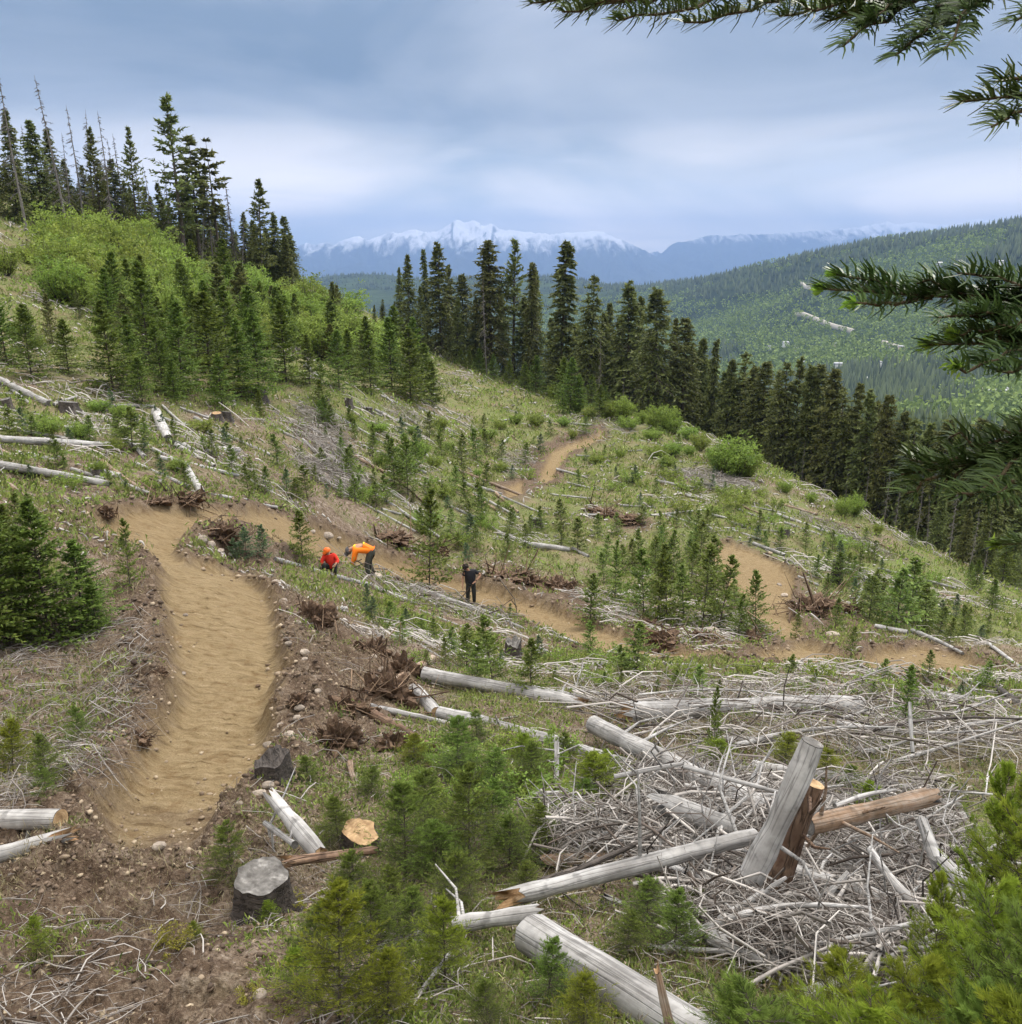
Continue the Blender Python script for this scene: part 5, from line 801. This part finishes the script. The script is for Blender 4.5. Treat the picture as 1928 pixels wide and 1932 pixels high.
# ------------------------------------------------------------------ forest on the far hills (one mass each), houses, road patches
def far_forest():
    def spots(n, a0, a1, r0, r1):
        r = np.exp(rng.uniform(math.log(r0), math.log(r1), n)); a = np.radians(rng.uniform(a0, a1, n)); x, y = r*np.sin(a), r*np.cos(a); z = HF(x, y)-2
        return x, y, z, r
    def conifers(name, x, y, z, h, tiers, mat_, sides=6, w=.19):
        n = len(x); mb = MB(); ang = np.arange(sides)*2*math.pi/sides; tint = rng.uniform(0, 1, n)
        for t in range(tiers):
            f0 = .08+.92*t/tiers*.95; f1 = min(1, f0+1.45/tiers) if t < tiers-1 else 1; rr = h*w*(1-f0)**.8*rng.uniform(.8, 1.25, n)
            ph = rng.uniform(0, 6, n); jag = np.where(np.arange(sides) % 2, .72, 1.15)[None]*rng.uniform(.8, 1.2, (n, sides))
            ring = np.stack([x[:, None]+rr[:, None]*jag*np.cos(ang+ph[:, None]), y[:, None]+rr[:, None]*jag*np.sin(ang+ph[:, None]), (z+h*f0)[:, None]-h[:, None]*.03*jag], -1)
            apex = np.stack([x, y, z+h*f1], -1)[:, None]; V = np.concatenate([ring, apex], 1); base = np.arange(n)[:, None]*(sides+1); j = np.arange(sides)
            F = np.stack([base+j, base+(j+1) % sides, base+sides+0*j], -1).reshape(-1, 3); mb.add(V, F, np.repeat(np.clip(tint+rng.normal(size=n)*.08, 0, 1), sides+1))
        o = mb.build(name, M[mat_]); o['kind'] = 'stuff'
    def broad(name, x, y, z, h, k, mat_):
        n = len(x); I = np.repeat(np.arange(n), k); N_ = n*k; d = unit(rng.normal(size=(N_, 3))); C = np.stack([x, y, z+h*.55], 1)[I]+d*(h[I]*.30*rng.uniform(.5, 1.1, N_))[:, None]*np.array([1, 1, 1.25])
        v, q = kites(C, unit(rng.normal(size=(N_, 3))), h[I]*.34, h[I]*.28, d+rng.normal(size=(N_, 3))*.3); t = np.clip(rng.uniform(0, 1, n)[I]*.7+.3*rng.random(N_), 0, 1); o = MB().add(v, q, np.repeat(t, 4)).build(name, M[mat_]); o['kind'] = 'stuff'
    def dec(x, y, z, sx): return fbm(x/sx, y/sx, 71, 4)*2.6+.62*ss(-60, -150, z)-.12+.30*fbm(x/sx*5, y/sx*5, 75, 2)
    x, y, z, r = spots(44000, -20, 33, 900, 6000); h = rng.uniform(15, 27, len(x))*(1-.15*(r > 3000)); dd = dec(x, y, z, 330); op = (fbm(x/120, y/120, 99, 2) > .30)
    m = (dd < .16+.05*rng.normal(size=len(x))) & ~op; conifers('far_conifer_forest', x[m], y[m], z[m], h[m], 1, 'farcon', 5, .21)
    x, y, z, r = spots(24000, 2, 33, 800, 3400); h = rng.uniform(12, 19, len(x)); dd = dec(x, y, z, 330); m = (dd > .10+.04*rng.normal(size=len(x))); broad('far_broadleaf_forest', x[m], y[m], z[m], h[m], 6, 'farleaf')
    x, y, z, r = spots(4200, 4, 34, 290, 950); h = rng.uniform(13, 25, len(x)); dd = dec(x, y, z, 160); m = dd < .30; conifers('valley_conifer_forest', x[m], y[m], z[m], h[m], 6, 'midcon', 8, .17)
    broad('valley_broadleaf_forest', x[~m], y[~m], z[~m], h[~m]*.75, 34, 'farleaf')
M['farcon'] = foliage('far_conifers', (.024, .040, .022), (.080, .112, .048), .0, 0, .9); M['farleaf'] = foliage('far_spring_leaves', (.10, .15, .035), (.29, .38, .095), .2, 0, .9); M['midcon'] = foliage('valley_conifers', (.030, .046, .020), (.11, .14, .05), .1, 0, .9)
far_forest()
PASTEL = {'white': (.75, .75, .73), 'grey': (.45, .46, .48), 'tan': (.50, .40, .30), 'dark': (.10, .10, .11)}
for k, c in PASTEL.items(): M['paint_'+k] = mat('painted_'+k, lambda nt, out, c=c: (lambda g: g.pbsdf(out, g.mix(g.noise(g.n('TexCoord').outputs['Object'], 1.5, 3), c, tuple(v*.85 for v in c)), .7))(G(nt)))
def cast_far(px, py):
    d = pdir(px, py); s = np.geomspace(270, 6000, 900); p = d[None]*s[:, None]; z = HF(p[:, 0], p[:, 1])-2; b = p[:, 2] < z; return p[int(np.argmax(b))]
def box(mb, a, b): x0, y0, z0 = a; x1, y1, z1 = b; mb.add([(x0,y0,z0),(x1,y0,z0),(x1,y1,z0),(x0,y1,z0),(x0,y0,z1),(x1,y0,z1),(x1,y1,z1),(x0,y1,z1)], [(0,3,2,1),(4,5,6,7),(0,1,5,4),(1,2,6,5),(2,3,7,6),(3,0,4,7)]); return mb
for px, py, w, c, ph in ((1481,657,11,'white','long low white house'),(1500,664,9,'white','white house'),(1452,661,6,'white','small white house'),(1513,692,8,'white','small white cabin'),(1579,706,13,'white','tall white house with steep roof'),(1700,664,9,'tan','tan house'),(1660,694,9,'white','low white house'),(1704,689,9,'tan','tan house'),(1740,682,9,'white','white house'),(1868,752,13,'white','white building'),(1905,750,14,'tan','tan building'),(1885,746,12,'grey','grey roofed building'),(1890,757,18,'white','long white building'),(1814,745,10,'white','white building'),(1640,725,10,'grey','pale roofed house'),(1772,505,8,'grey','hilltop house'),(1886,503,9,'white','white house high on the hill'),(1575,658,9,'tan','tan house')):
    p = cast_far(px, py); dist = np.linalg.norm(p); W_ = w/FOC*dist; D_ = W_*.7; hh = W_*(.9 if 'tall' in ph else .42); o = link('house', None); o.location = (p[0], p[1], p[2]+5); o.rotation_euler = (0, 0, rnd(-.5, .5))
    box(MB(), (-W_/2, -D_/2, -9), (W_/2, D_/2, hh)).build('wall', M['paint_'+c], o); rf = MB(); e = W_*.06
    rf.add([(-W_/2-e, -D_/2-e, hh+.02), (W_/2+e, -D_/2-e, hh+.02), (W_/2+e, D_/2+e, hh+.02), (-W_/2-e, D_/2+e, hh+.02), (-W_/2-e, 0, hh+D_*.42), (W_/2+e, 0, hh+D_*.42)], [(0, 1, 5, 4), (2, 3, 4, 5), (0, 3, 2, 1)]); rf.add([(-W_/2-e, -D_/2-e, hh+.02), (-W_/2-e, D_/2+e, hh+.02), (-W_/2-e, 0, hh+D_*.42), (W_/2+e, -D_/2-e, hh+.02), (W_/2+e, D_/2+e, hh+.02), (W_/2+e, 0, hh+D_*.42)], [(0, 2, 1), (3, 4, 5)])
    rf.build('roof', M['paint_'+('grey' if c != 'grey' else 'white')], o); o['group'] = 'houses scattered in the valley'; reg(o, ph, 'house', 'on the wooded hillside across the valley')
for pl in ([(1500,597),(1515,596),(1540,606),(1560,615),(1575,620),(1598,626),(1610,630)],[(1512,538),(1520,545),(1535,548)],[(1666,651),(1680,657),(1705,664)],[(1790,738),(1830,742),(1900,756),(1928,762)]):
    P = np.array([cast_far(*q) for q in pl])+np.array([0, 0, 9.]); t = unit(np.gradient(P, axis=0)); sd = unit(np.cross(t, UP)); w = 3.2; V = np.stack([P-sd*w, P+sd*w, P+sd*w-UP*14, P-sd*w-UP*14], 1); n = len(P); F = []
    for i in range(n-1):
        for j in range(4): F.append((i*4+j, i*4+(j+1) % 4, i*4+4+(j+1) % 4, i*4+4+j))
    o = MB().add(V.reshape(-1, 3), F, .8).build('gravel_road', M['roadc']) if 'roadc' in M else None
    if o is None: M['roadc'] = stickm('pale_road', (.40, .37, .31), (.46, .43, .37)); o = MB().add(V.reshape(-1, 3), F, .8).build('gravel_road', M['roadc'])
    o['kind'] = 'structure'
# ------------------------------------------------------------------ the fir that overhangs the picture from the right
def needled(P, wood, need, nlen=.024, nw=.0019, step=.00045, side='near', tipbud=False):
    P = np.array(P, float); seg = np.linalg.norm(np.diff(P, axis=0), axis=1); L = seg.sum(); cum = np.r_[0, np.cumsum(seg)]/L; K = 8; t = np.linspace(0, 1, K)
    C = np.stack([np.interp(t, cum, P[:, i]) for i in range(3)], 1); C[1:-1] += rng.normal(size=(K-2, 3))*.003; r = np.linspace(.0026, .0011, K); v, q = tubes(C, r, 5); wood.add(v, q, .5)
    n = int(L/step); u = rng.uniform(0, 1, n); Q = np.stack([np.interp(u, t, C[:, i]) for i in range(3)], 1); T = unit(np.stack([np.interp(u, t, np.gradient(C[:, i])) for i in range(3)], 1))
    sd = unit(np.cross(T, UP)); up = np.cross(sd, T); s = rng.choice([-1, 1], n); th = np.radians(rng.normal(20, 22, n)); rad = sd*(s*np.cos(th))[:, None]+up*np.sin(th)[:, None]
    fw = .35+.9*np.clip((u-.9)/.1, 0, 1); D = unit(T*fw[:, None]+rad+rng.normal(size=(n, 3))*.06); ln = nlen*rng.uniform(.85, 1.08, n)*(1-.25*(u > .95)); v, q = strips(Q, D, ln, np.full(n, nw), np.cross(D, T)+up*.2, 0, None)
    # gentle forward curve of each needle
    v = v.reshape(-1, 6, 3); v[:, 2:4] -= T[:, None]*(ln*.06)[:, None, None]; v[:, 4:6] += T[:, None]*(ln*.12)[:, None, None]-UP*.0015
    need.add(v.reshape(-1, 3), q, np.repeat(np.clip(rng.uniform(0, .8, n)+.2*(u > .8), 0, 1), 6))
def branch_tree():
    root = link('overhanging_fir', None, None, (1.35, .62, float(Hs(1.35, .62)[0])-.1)); rx = np.array(root.location); h = 5.2
    zz = np.linspace(0, h, 12); v, q = tubes(np.stack([.03*np.sin(zz), .02*zz, zz], 1), .075*(1-.8*zz/h), 12); MB().add(v, q).build('trunk', M['trunk'], root, True)
    BR = [  # each bough: main line then side shoots, (photo x, photo y, distance)
     [[(2600,-330,.75),(2100,-120,.85),(1720,-50,.93),(1380,-18,1.0),(1000,6,1.08)], [[(1700,-45,.93),(1560,10,.9),(1470,30,.88)],[(1560,-35,.96),(1400,20,.93),(1290,42,.92)],[(1420,-20,.98),(1250,28,.96),(1165,40,.95)],[(1250,-10,1.02),(1130,15,1.0),(1060,22,1.0)],[(1500,-30,.96),(1400,-60,1.0),(1250,-90,1.05)],[(1640,-45,.94),(1540,-10,.92),(1440,5,.9)],[(1330,-14,1.0),(1220,2,.98),(1120,8,.98)]]],
     [[(2600,-200,.8),(2150,-120,.8),(1900,-60,.83),(1700,-10,.86),(1560,40,.88)], [[(1900,-60,.83),(1820,20,.8),(1780,95,.79)],[(1860,-50,.84),(1760,30,.83),(1690,105,.82)],[(1780,-30,.85),(1690,20,.84),(1590,88,.83)],[(1720,-15,.86),(1640,0,.85),(1520,15,.86)],[(1850,-50,.84),(1800,30,.82),(1730,70,.81)],[(1950,-70,.82),(1880,-10,.8),(1820,30,.8)],[(2050,-90,.82),(1980,10,.78),(1915,40,.78)],[(1800,-40,.85),(1720,-10,.84),(1640,40,.83)],[(1700,-10,.86),(1620,40,.86),(1590,20,.86)]]],
     [[(2600,120,.7),(2150,160,.72),(1930,180,.74),(1812,192,.75)], [[(2000,172,.73),(1930,215,.72),(1870,240,.72)],[(1980,175,.74),(1920,160,.74),(1880,155,.75)]]],
     [[(2700,560,.72),(2200,590,.76),(1930,570,.8),(1750,562,.84),(1550,545,.88)], [[(1830,565,.83),(1690,540,.86),(1576,518,.88)],[(1760,562,.84),(1680,575,.84),(1610,572,.84)],[(2000,575,.79),(1900,535,.8),(1806,515,.81)],[(1930,570,.8),(1840,610,.78),(1770,600,.78)],[(2050,580,.78),(1960,545,.77),(1880,520,.78)],[(1900,568,.8),(1820,555,.82),(1730,535,.84)],[(1980,572,.79),(1900,595,.77),(1840,590,.77)]]],
     [[(2700,640,.7),(2200,640,.73),(1950,640,.76),(1850,660,.78),(1752,650,.8)], [[(1960,640,.76),(1880,690,.74),(1800,690,.74)],[(1930,645,.76),(1860,625,.77),(1800,632,.78)],[(2010,640,.75),(1950,600,.75),(1880,610,.76)],[(2030,640,.75),(1960,685,.73),(1880,700,.73)]]],
     [[(2700,860,.68),(2200,870,.7),(1960,850,.74),(1840,880,.77),(1700,895,.8)], [[(1960,850,.74),(1880,825,.76),(1790,826,.78)],[(1880,870,.76),(1790,870,.78),(1715,865,.8)],[(1950,852,.74),(1870,920,.73),(1800,930,.73)],[(2000,852,.73),(1940,900,.72),(1880,930,.71)],[(1840,880,.77),(1760,905,.77),(1710,930,.78)],[(2020,850,.73),(1960,820,.74),(1890,810,.75)]]],
     [[(2700,980,.9),(2200,1010,.95),(1990,1030,1.0),(1885,1027,1.05)], []]]
    for bi, (main, sides) in enumerate(BR):
        wood, need, tip = MB(), MB(), MB(); P = [P3(*q)-rx for q in main]; base = np.array([.03, .05, max(.5, P[0][2]-.1)]); base[2] = np.clip(P[0][2], .3, h-.3)
        v, q = tubes(np.stack([base, base*.5+P[0]*.5+UP*.02, P[0]]), [.016, .011, .007], 7); wood.add(v, q); needled(P, wood, need)
        for s_ in sides: needled([P3(*q)-rx for q in s_], wood, need)
        for e in ([main[-1]]+[s_[-1] for s_ in sides][:2]) if bi in (3, 4, 6) else []:
            c = P3(*e)-rx; d0 = unit(c-(P[-2] if e is main[-1] else P[-2])+1e-6); n = 46; D = unit(d0[None]*1.2+rng.normal(size=(n, 3))*.55); v, q = kites(np.repeat(c[None], n, 0)+rng.normal(size=(n, 3))*.0025, D, .008*rng.uniform(.7, 1.3, n)*(1.7 if bi == 6 else 1), np.full(n, .0028)); tip.add(v, q, np.repeat(rng.uniform(0, 1, n), 4))
        b = wood.build('bough', M['twig'], root, True); nd = need.build('needles', M['near'], b); nd['kind'] = 'stuff'
        if tip.v: tp = tip.build('bud_tips', M['tip'], b); tp['kind'] = 'stuff'
    root['group'] = 'tall conifers around the clearing'; reg(root, 'close dark-needled fir boughs reaching in', 'tree', 'from the upper right edge')
M['twig'] = stickm('green_brown_twig', (.05, .035, .02), (.10, .075, .04)); branch_tree()
# ------------------------------------------------------------------ the three trail workers
def cloth(name, c, rough=.85):
    return mat(name, lambda nt, out: (lambda g: (lambda a: g.pbsdf(out, g.mix(a, tuple(v*.75 for v in c), tuple(min(1, v*1.15) for v in c)), rough, a, .4, .01))(g.noise(g.n('TexCoord').outputs['Object'], 14, 4)))(G(nt)))
M['skin'] = cloth('skin', (.42, .24, .16), .6); M['hair'] = cloth('dark_hair', (.018, .012, .009)); M['tee'] = cloth('faded_black_shirt', (.022, .022, .026)); M['pants'] = cloth('dark_work_trousers', (.030, .032, .030)); M['boot'] = cloth('brown_boots', (.06, .04, .025)); M['pants2'] = cloth('grey_green_trousers', (.06, .062, .05))
M['red'] = cloth('red_jacket', (.62, .035, .02)); M['orange'] = cloth('orange_helmet', (.85, .16, .02), .4); M['helmet_w'] = cloth('pale_gloves', (.6, .58, .55)); M['steel'] = cloth('tool_steel', (.06, .06, .065), .4); M['helmet_g'] = cloth('grey_cap', (.12, .12, .13))
def hivis(nt, out):
    g = G(nt); tc = g.n('TexCoord'); sp = g.n('SeparateXYZ'); g.l(tc.outputs['Object'], sp.inputs[0]); a = g.ramp(g.math('MULTIPLY', g.math('SUBTRACT', sp.outputs[2], g.math('MULTIPLY', sp.outputs[0], .25)), .885), [(.99, (0, 0, 0)), (1., (1, 1, 1))])
    c = g.mix(a, (.95, .22, .015), (.72, .80, .03)); ln = g.ramp(g.math('ABSOLUTE', g.math('SUBTRACT', g.math('ABSOLUTE', sp.outputs[1]), .10)), [(.012, (.85, .85, .85)), (.016, (0, 0, 0))]); c = g.mix(g.math('MULTIPLY', ln, g.attr('one') if False else .5), c, (.25, .27, .10)); g.pbsdf(out, c, .8)
M['hivis'] = mat('orange_and_yellow_hi_vis_shirt', hivis)
def skinned(name, verts, edges, radii, m, parent, root_i=0):
    me = bpy.data.meshes.new(name); me.from_pydata([tuple(v) for v in verts], edges, []); o = link(name, me, parent); me.materials.append(m)
    md = o.modifiers.new('skin', 'SKIN'); sv = me.skin_vertices[0].data if me.skin_vertices else None
    if sv is None:
        bpy.context.view_layer.objects.active = o; sv = me.skin_vertices[0].data
    for i, r in enumerate(radii): r = r if isinstance(r, tuple) else (r, r); sv[i].radius = r; sv[i].use_root = (i == root_i)
    md.use_smooth_shade = True; sb = o.modifiers.new('sub', 'SUBSURF'); sb.levels = 1; sb.render_levels = 2; return o
def person(px, py, J, shirt, trous, phrase, place, sleeves, extras, dep=None, sc=1.):
    p = cast(px, py, Hs) if dep is None else P3(px, py, dep); root = link('person', None, None, (p[0], p[1], float(Hs(p[0], p[1])[0])+.01 if dep is None else p[2])); root.scale = (sc,)*3
    V, E, Rr = [], [], []
    def ad(pt, r, par=None):
        V.append(np.array(pt, float)); Rr.append(r)
        if par is not None: E.append((par, len(V)-1))
        return len(V)-1
    pe = ad(J['pelvis'], .13); wa = ad(J['waist'], .10, pe); ch = ad(J['chest'], (.12, .09), wa); ne = ad(J['neck'], .055, ch); hd = ad(J['head'], (.085, .095), ne); f = unit(np.array(J['face'], float)); crown = ad(np.array(J['head'])+unit(np.array(J['head'])-np.array(J['neck']))*.09, .075, hd)
    for s in ('l', 'r'):
        sh = ad(J['sh'+s], .065, ch); el = ad(J['el'+s], .045, sh); wr = ad(J['wr'+s], .028, el); hv = np.array(J['hand'+s])-np.array(J['wr'+s]); hu = unit(hv); pa = ad(np.array(J['wr'+s])+hu*.06, (.036, .018), wr); lat = unit(np.cross(hu, f)+1e-3)
        for k, ln in enumerate((.062, .072, .068, .052)):
            b = ad(np.array(J['wr'+s])+hu*.10+lat*(k-1.5)*.019, .0095, pa); m_ = ad(V[b]+hu*ln*.5+f*.012, .0085, b); ad(V[m_]+hu*ln*.25+f*.03, .007, m_)
        tb = ad(np.array(J['wr'+s])+hu*.05+lat*.035+f*.01, .0105, pa); ad(V[tb]+hu*.04+lat*.015+f*.02, .008, tb)
        hp = ad(J['hip'+s], .095, pe); kn = ad(J['kn'+s], .062, hp); an = ad(J['an'+s], .042, kn); ad(np.array(J['an'+s])+unit(f*np.array([1, 1, 0]))*.15+np.array([0, 0, -.045]), .035, an)
    body = skinned('body', V, E, Rr, M['skin'], root)
    H_ = np.array(J['head'], float); u = unit(H_-np.array(J['neck'])); lt = unit(np.cross(f, u))
    nb = MB()
    for q0, r_ in ((H_+f*.098+u*.005, .014), (H_+f*.105-u*.01, .017)): 
        v, q = tubes(np.stack([q0-f*.02, q0+f*.008]), [r_, r_*.5], 6); nb.add(v, q)
    nb.build('nose', M['skin'], body)
    for s in (-1, 1):
        v, q = tubes(np.stack([H_+lt*s*.032+f*.083+u*.022, H_+lt*s*.032+f*.094+u*.022]), [.011, .004], 6); MB().add(v, q).build('eye', M['hair'], body); v, q = tubes(np.stack([H_+lt*s*.085-u*.012, H_+lt*s*.105+u*.012]), [.014, .02], 6); MB().add(v, q).build('ear', M['skin'], body)
    v, q = tubes(np.stack([H_+f*.090-u*.045-lt*.022, H_+f*.094-u*.045, H_+f*.090-u*.045+lt*.022]), [.004, .006, .004], 5); MB().add(v, q).build('mouth', M['red'], body)
    # shirt and trousers follow the body a little outside it
    V2 = [J['pelvis'], J['waist'], J['chest'], np.array(J['neck'])*.75+np.array(J['chest'])*.25]; R2 = [.155, .150, (.185, .150), .10]; E2 = [(0, 1), (1, 2), (2, 3)]
    for s in ('l', 'r'):
        i = len(V2); a, b, c = (np.array(J[k+s], float) for k in ('sh', 'el', 'wr')); V2 += [a, (a*.35+b*.65) if sleeves == 'short' else b]; R2 += [.088, .072 if sleeves == 'short' else .062]; E2 += [(2, i), (i, i+1)]
        if sleeves == 'long': V2.append(b*.12+c*.88); R2.append(.046); E2.append((i+1, i+2))
    skinned('shirt', V2, E2, R2, shirt, body, 1)
    V3 = [J['pelvis'], np.array(J['pelvis'])*.6+np.array(J['waist'])*.4]; R3 = [.152, .146]; E3 = [(0, 1)]
    for s in ('l', 'r'): i = len(V3); V3 += [J['hip'+s], J['kn'+s], np.array(J['an'+s])+np.array([0, 0, .04])]; R3 += [.112, .084, .070]; E3 += [(0, i), (i, i+1), (i+1, i+2)]
    skinned('trousers', V3, E3, R3, trous, body, 0)
    for s in ('l', 'r'):
        a = np.array(J['an'+s], float); fd = unit(f*np.array([1, 1, 0])); v, q = tubes(np.stack([a+np.array([0, 0, .08]), a, a-np.array([0, 0, .035])+fd*.05, a-np.array([0, 0, .04])+fd*.2]), [.062, .062, .055, .042], 8); MB().add(v, q).build('boot', M['boot'], body, True)
    import bmesh
    def cap(nm, m, r, up_, cut=-.1, brim=0, lump=0):
        bm = bmesh.new(); bmesh.ops.create_icosphere(bm, subdivisions=3, radius=r)
        for v in list(bm.verts):
            if v.co.z < cut*r-.02: bm.verts.remove(v)
        for v in bm.verts: v.co *= 1+lump*(vn(np.array([v.co.x*30+9]), np.array([v.co.y*30+v.co.z*20]), 2)[0]-.4)
        me = bpy.data.meshes.new(nm); bm.to_mesh(me); bm.free(); me.materials.append(m); o = link(nm, me, body); o.matrix_local = Matrix.Translation(Vector(H_+u*up_-f*.012)) @ Vector(unit(u*1.0-f*.25)).to_track_quat('Z', 'Y').to_matrix().to_4x4(); sl_ = o.modifiers.new('thick', 'SOLIDIFY'); sl_.thickness = .006
        if brim: v, q = tubes(np.stack([H_+f*.07+u*.05, H_+f*.165+u*.035]), [.085, .05], 10); b = MB().add(v*1.0, q).build('brim', m, body)
        return o
    for e in extras: cap(*e)
    reg(root, phrase, 'person', place); return root
def tool(root, A, B, head, r=.016, phrase='', place='', nm='digging_tool'):
    m = root.location; o = link(nm, None, None, tuple(m)); P = np.array([A, B], float); v, q = tubes(P, [r, r], 8); MB().add(v, q).build('handle', M['boot'], o, True)
    d = unit(P[1]-P[0]); s = unit(np.cross(d, UP)); q0 = P[1]; c = []
    for t in (-1, 1):
        for w in (-1, 1):
            for k in (0, 1): c.append(q0+s*w*head[0]+d*(t*.012)+np.cross(s, d)*(k*head[1]))
    MB().add(c, [(0,1,3,2),(4,6,7,5),(0,2,6,4),(1,5,7,3),(0,4,5,1),(2,3,7,6)]).build('tool_head', M['steel'], o); return reg(o, phrase, 'tool', place)
stand = person(888, 1142, dict(pelvis=(.02,0,.90), waist=(.01,-.01,1.02), chest=(-.02,-.03,1.22), neck=(-.09,-.07,1.43), head=(-.17,-.12,1.53), face=(-.6,-.45,-.65), shl=(-.19,-.06,1.34), ell=(-.28,-.06,1.07), wrl=(-.28,-.16,.84), handl=(-.27,-.20,.75), shr=(.17,.0,1.34), elr=(.38,.06,1.16), wrr=(.22,-.14,1.02), handr=(.14,-.20,.97), hipl=(-.07,0,.84), knl=(-.10,-.05,.47), anl=(-.10,0,.08), hipr=(.10,0,.84), knr=(.13,-.03,.47), anr=(.13,.03,.08)), M['tee'], M['pants'], 'man in dark T-shirt and trousers standing with head bowed, holding a long tool', 'on the dirt trail', 'short', [('hair', M['hair'], .118, .012, -.35, 0, .5)])
tool(stand, (.24,-.16,1.06), (-.62,-.34,.06), (.10, .14), .017, 'long-handled digging tool held slanting to the ground', 'by the dark-clothed man', 'hoe')
bend = person(694, 1090, dict(pelvis=(.13,0,.86), waist=(.03,-.01,.97), chest=(-.22,-.05,1.02), neck=(-.40,-.08,.96), head=(-.50,-.10,.90), face=(-.45,-.2,-.87), shl=(-.30,-.24,.93), ell=(-.36,-.28,.66), wrl=(-.42,-.18,.44), handl=(-.44,-.14,.36), shr=(-.30,.14,.95), elr=(-.36,.16,.68), wrr=(-.38,.02,.48), handr=(-.38,-.04,.40), hipl=(.12,-.10,.80), knl=(.0,-.14,.45), anl=(.06,-.13,.08), hipr=(.14,.10,.80), knr=(.04,.13,.45), anr=(.14,.13,.08)), M['hivis'], M['pants2'], 'worker in orange and yellow hi-vis shirt bent double over the trail', 'on the dirt trail', 'long', [('cap', M['helmet_g'], .122, .014, -.1, 1, 0)])
tool(bend, (-.34,-.08,.62), (-.50,-.16,.03), (.09, .10), .016, 'short-handled tool pushed into the dirt', 'in the hands of the hi-vis worker', 'hand_tool')
crouch = person(626, 1083, dict(pelvis=(.03,0,.26), waist=(.0,0,.40), chest=(-.04,-.03,.58), neck=(-.08,-.06,.76), head=(-.11,-.10,.86), face=(-.5,-.6,-.5), shl=(-.22,-.08,.68), ell=(-.30,-.22,.50), wrl=(-.20,-.34,.38), handl=(-.14,-.38,.33), shr=(.14,.02,.68), elr=(.28,-.14,.52), wrr=(.24,-.32,.50), handr=(.20,-.37,.46), hipl=(-.08,-.02,.26), knl=(-.20,-.36,.48), anl=(-.16,-.32,.08), hipr=(.12,0,.26), knr=(.20,-.34,.46), anr=(.18,-.30,.08)), M['red'], M['pants'], 'crouching worker in red jacket and orange helmet', 'behind the long thin log', 'long', [('helmet', M['orange'], .135, .018, -.05, 1, 0)], sc=.74)
# ------------------------------------------------------------------ words for every thing: what it looks like and where it stands, told apart from its like
ORD = ['', 'first', 'second', 'third', 'fourth', 'fifth', 'sixth', 'seventh', 'eighth', 'ninth', 'tenth', 'eleventh', 'twelfth']
NUM = ['', 'one', 'two', 'three', 'four', 'five', 'six', 'seven', 'eight', 'nine', 'ten', 'eleven', 'twelve']
def labels():
    by = {}
    for o, ph, pp, pl, cat in THINGS: by.setdefault((ph+' '+(pl or '')).strip(), []).append((o, pp, cat))
    rows = {}
    for base, L in by.items():
        if len(L) <= 12: rows[base] = L; continue
        L.sort(key=lambda t: t[1][1]); nb = -(-len(L)//11); nb = min(nb, 12); size = -(-len(L)//nb)
        for i in range(nb):
            nm = 'top row' if i == 0 else 'bottom row' if i == nb-1 else ORD[i+1]+' row down'
            if L[i*size:(i+1)*size]: rows[base+', '+nm] = L[i*size:(i+1)*size]
    for base, L in rows.items():
        L.sort(key=lambda t: t[1][0]); n = len(L)
        for k, (o, pp, cat) in enumerate(L):
            s = base if n == 1 else base+', '+('leftmost' if k == 0 else 'rightmost' if k == n-1 else ORD[k+1]+' from left')
            if len(s.split()) > 16: s = s.replace(' of the ', ' of ').replace(' in the ', ' in ').replace(' the ', ' ')
            o['label'] = ' '.join(s.split()[:16])
labels()
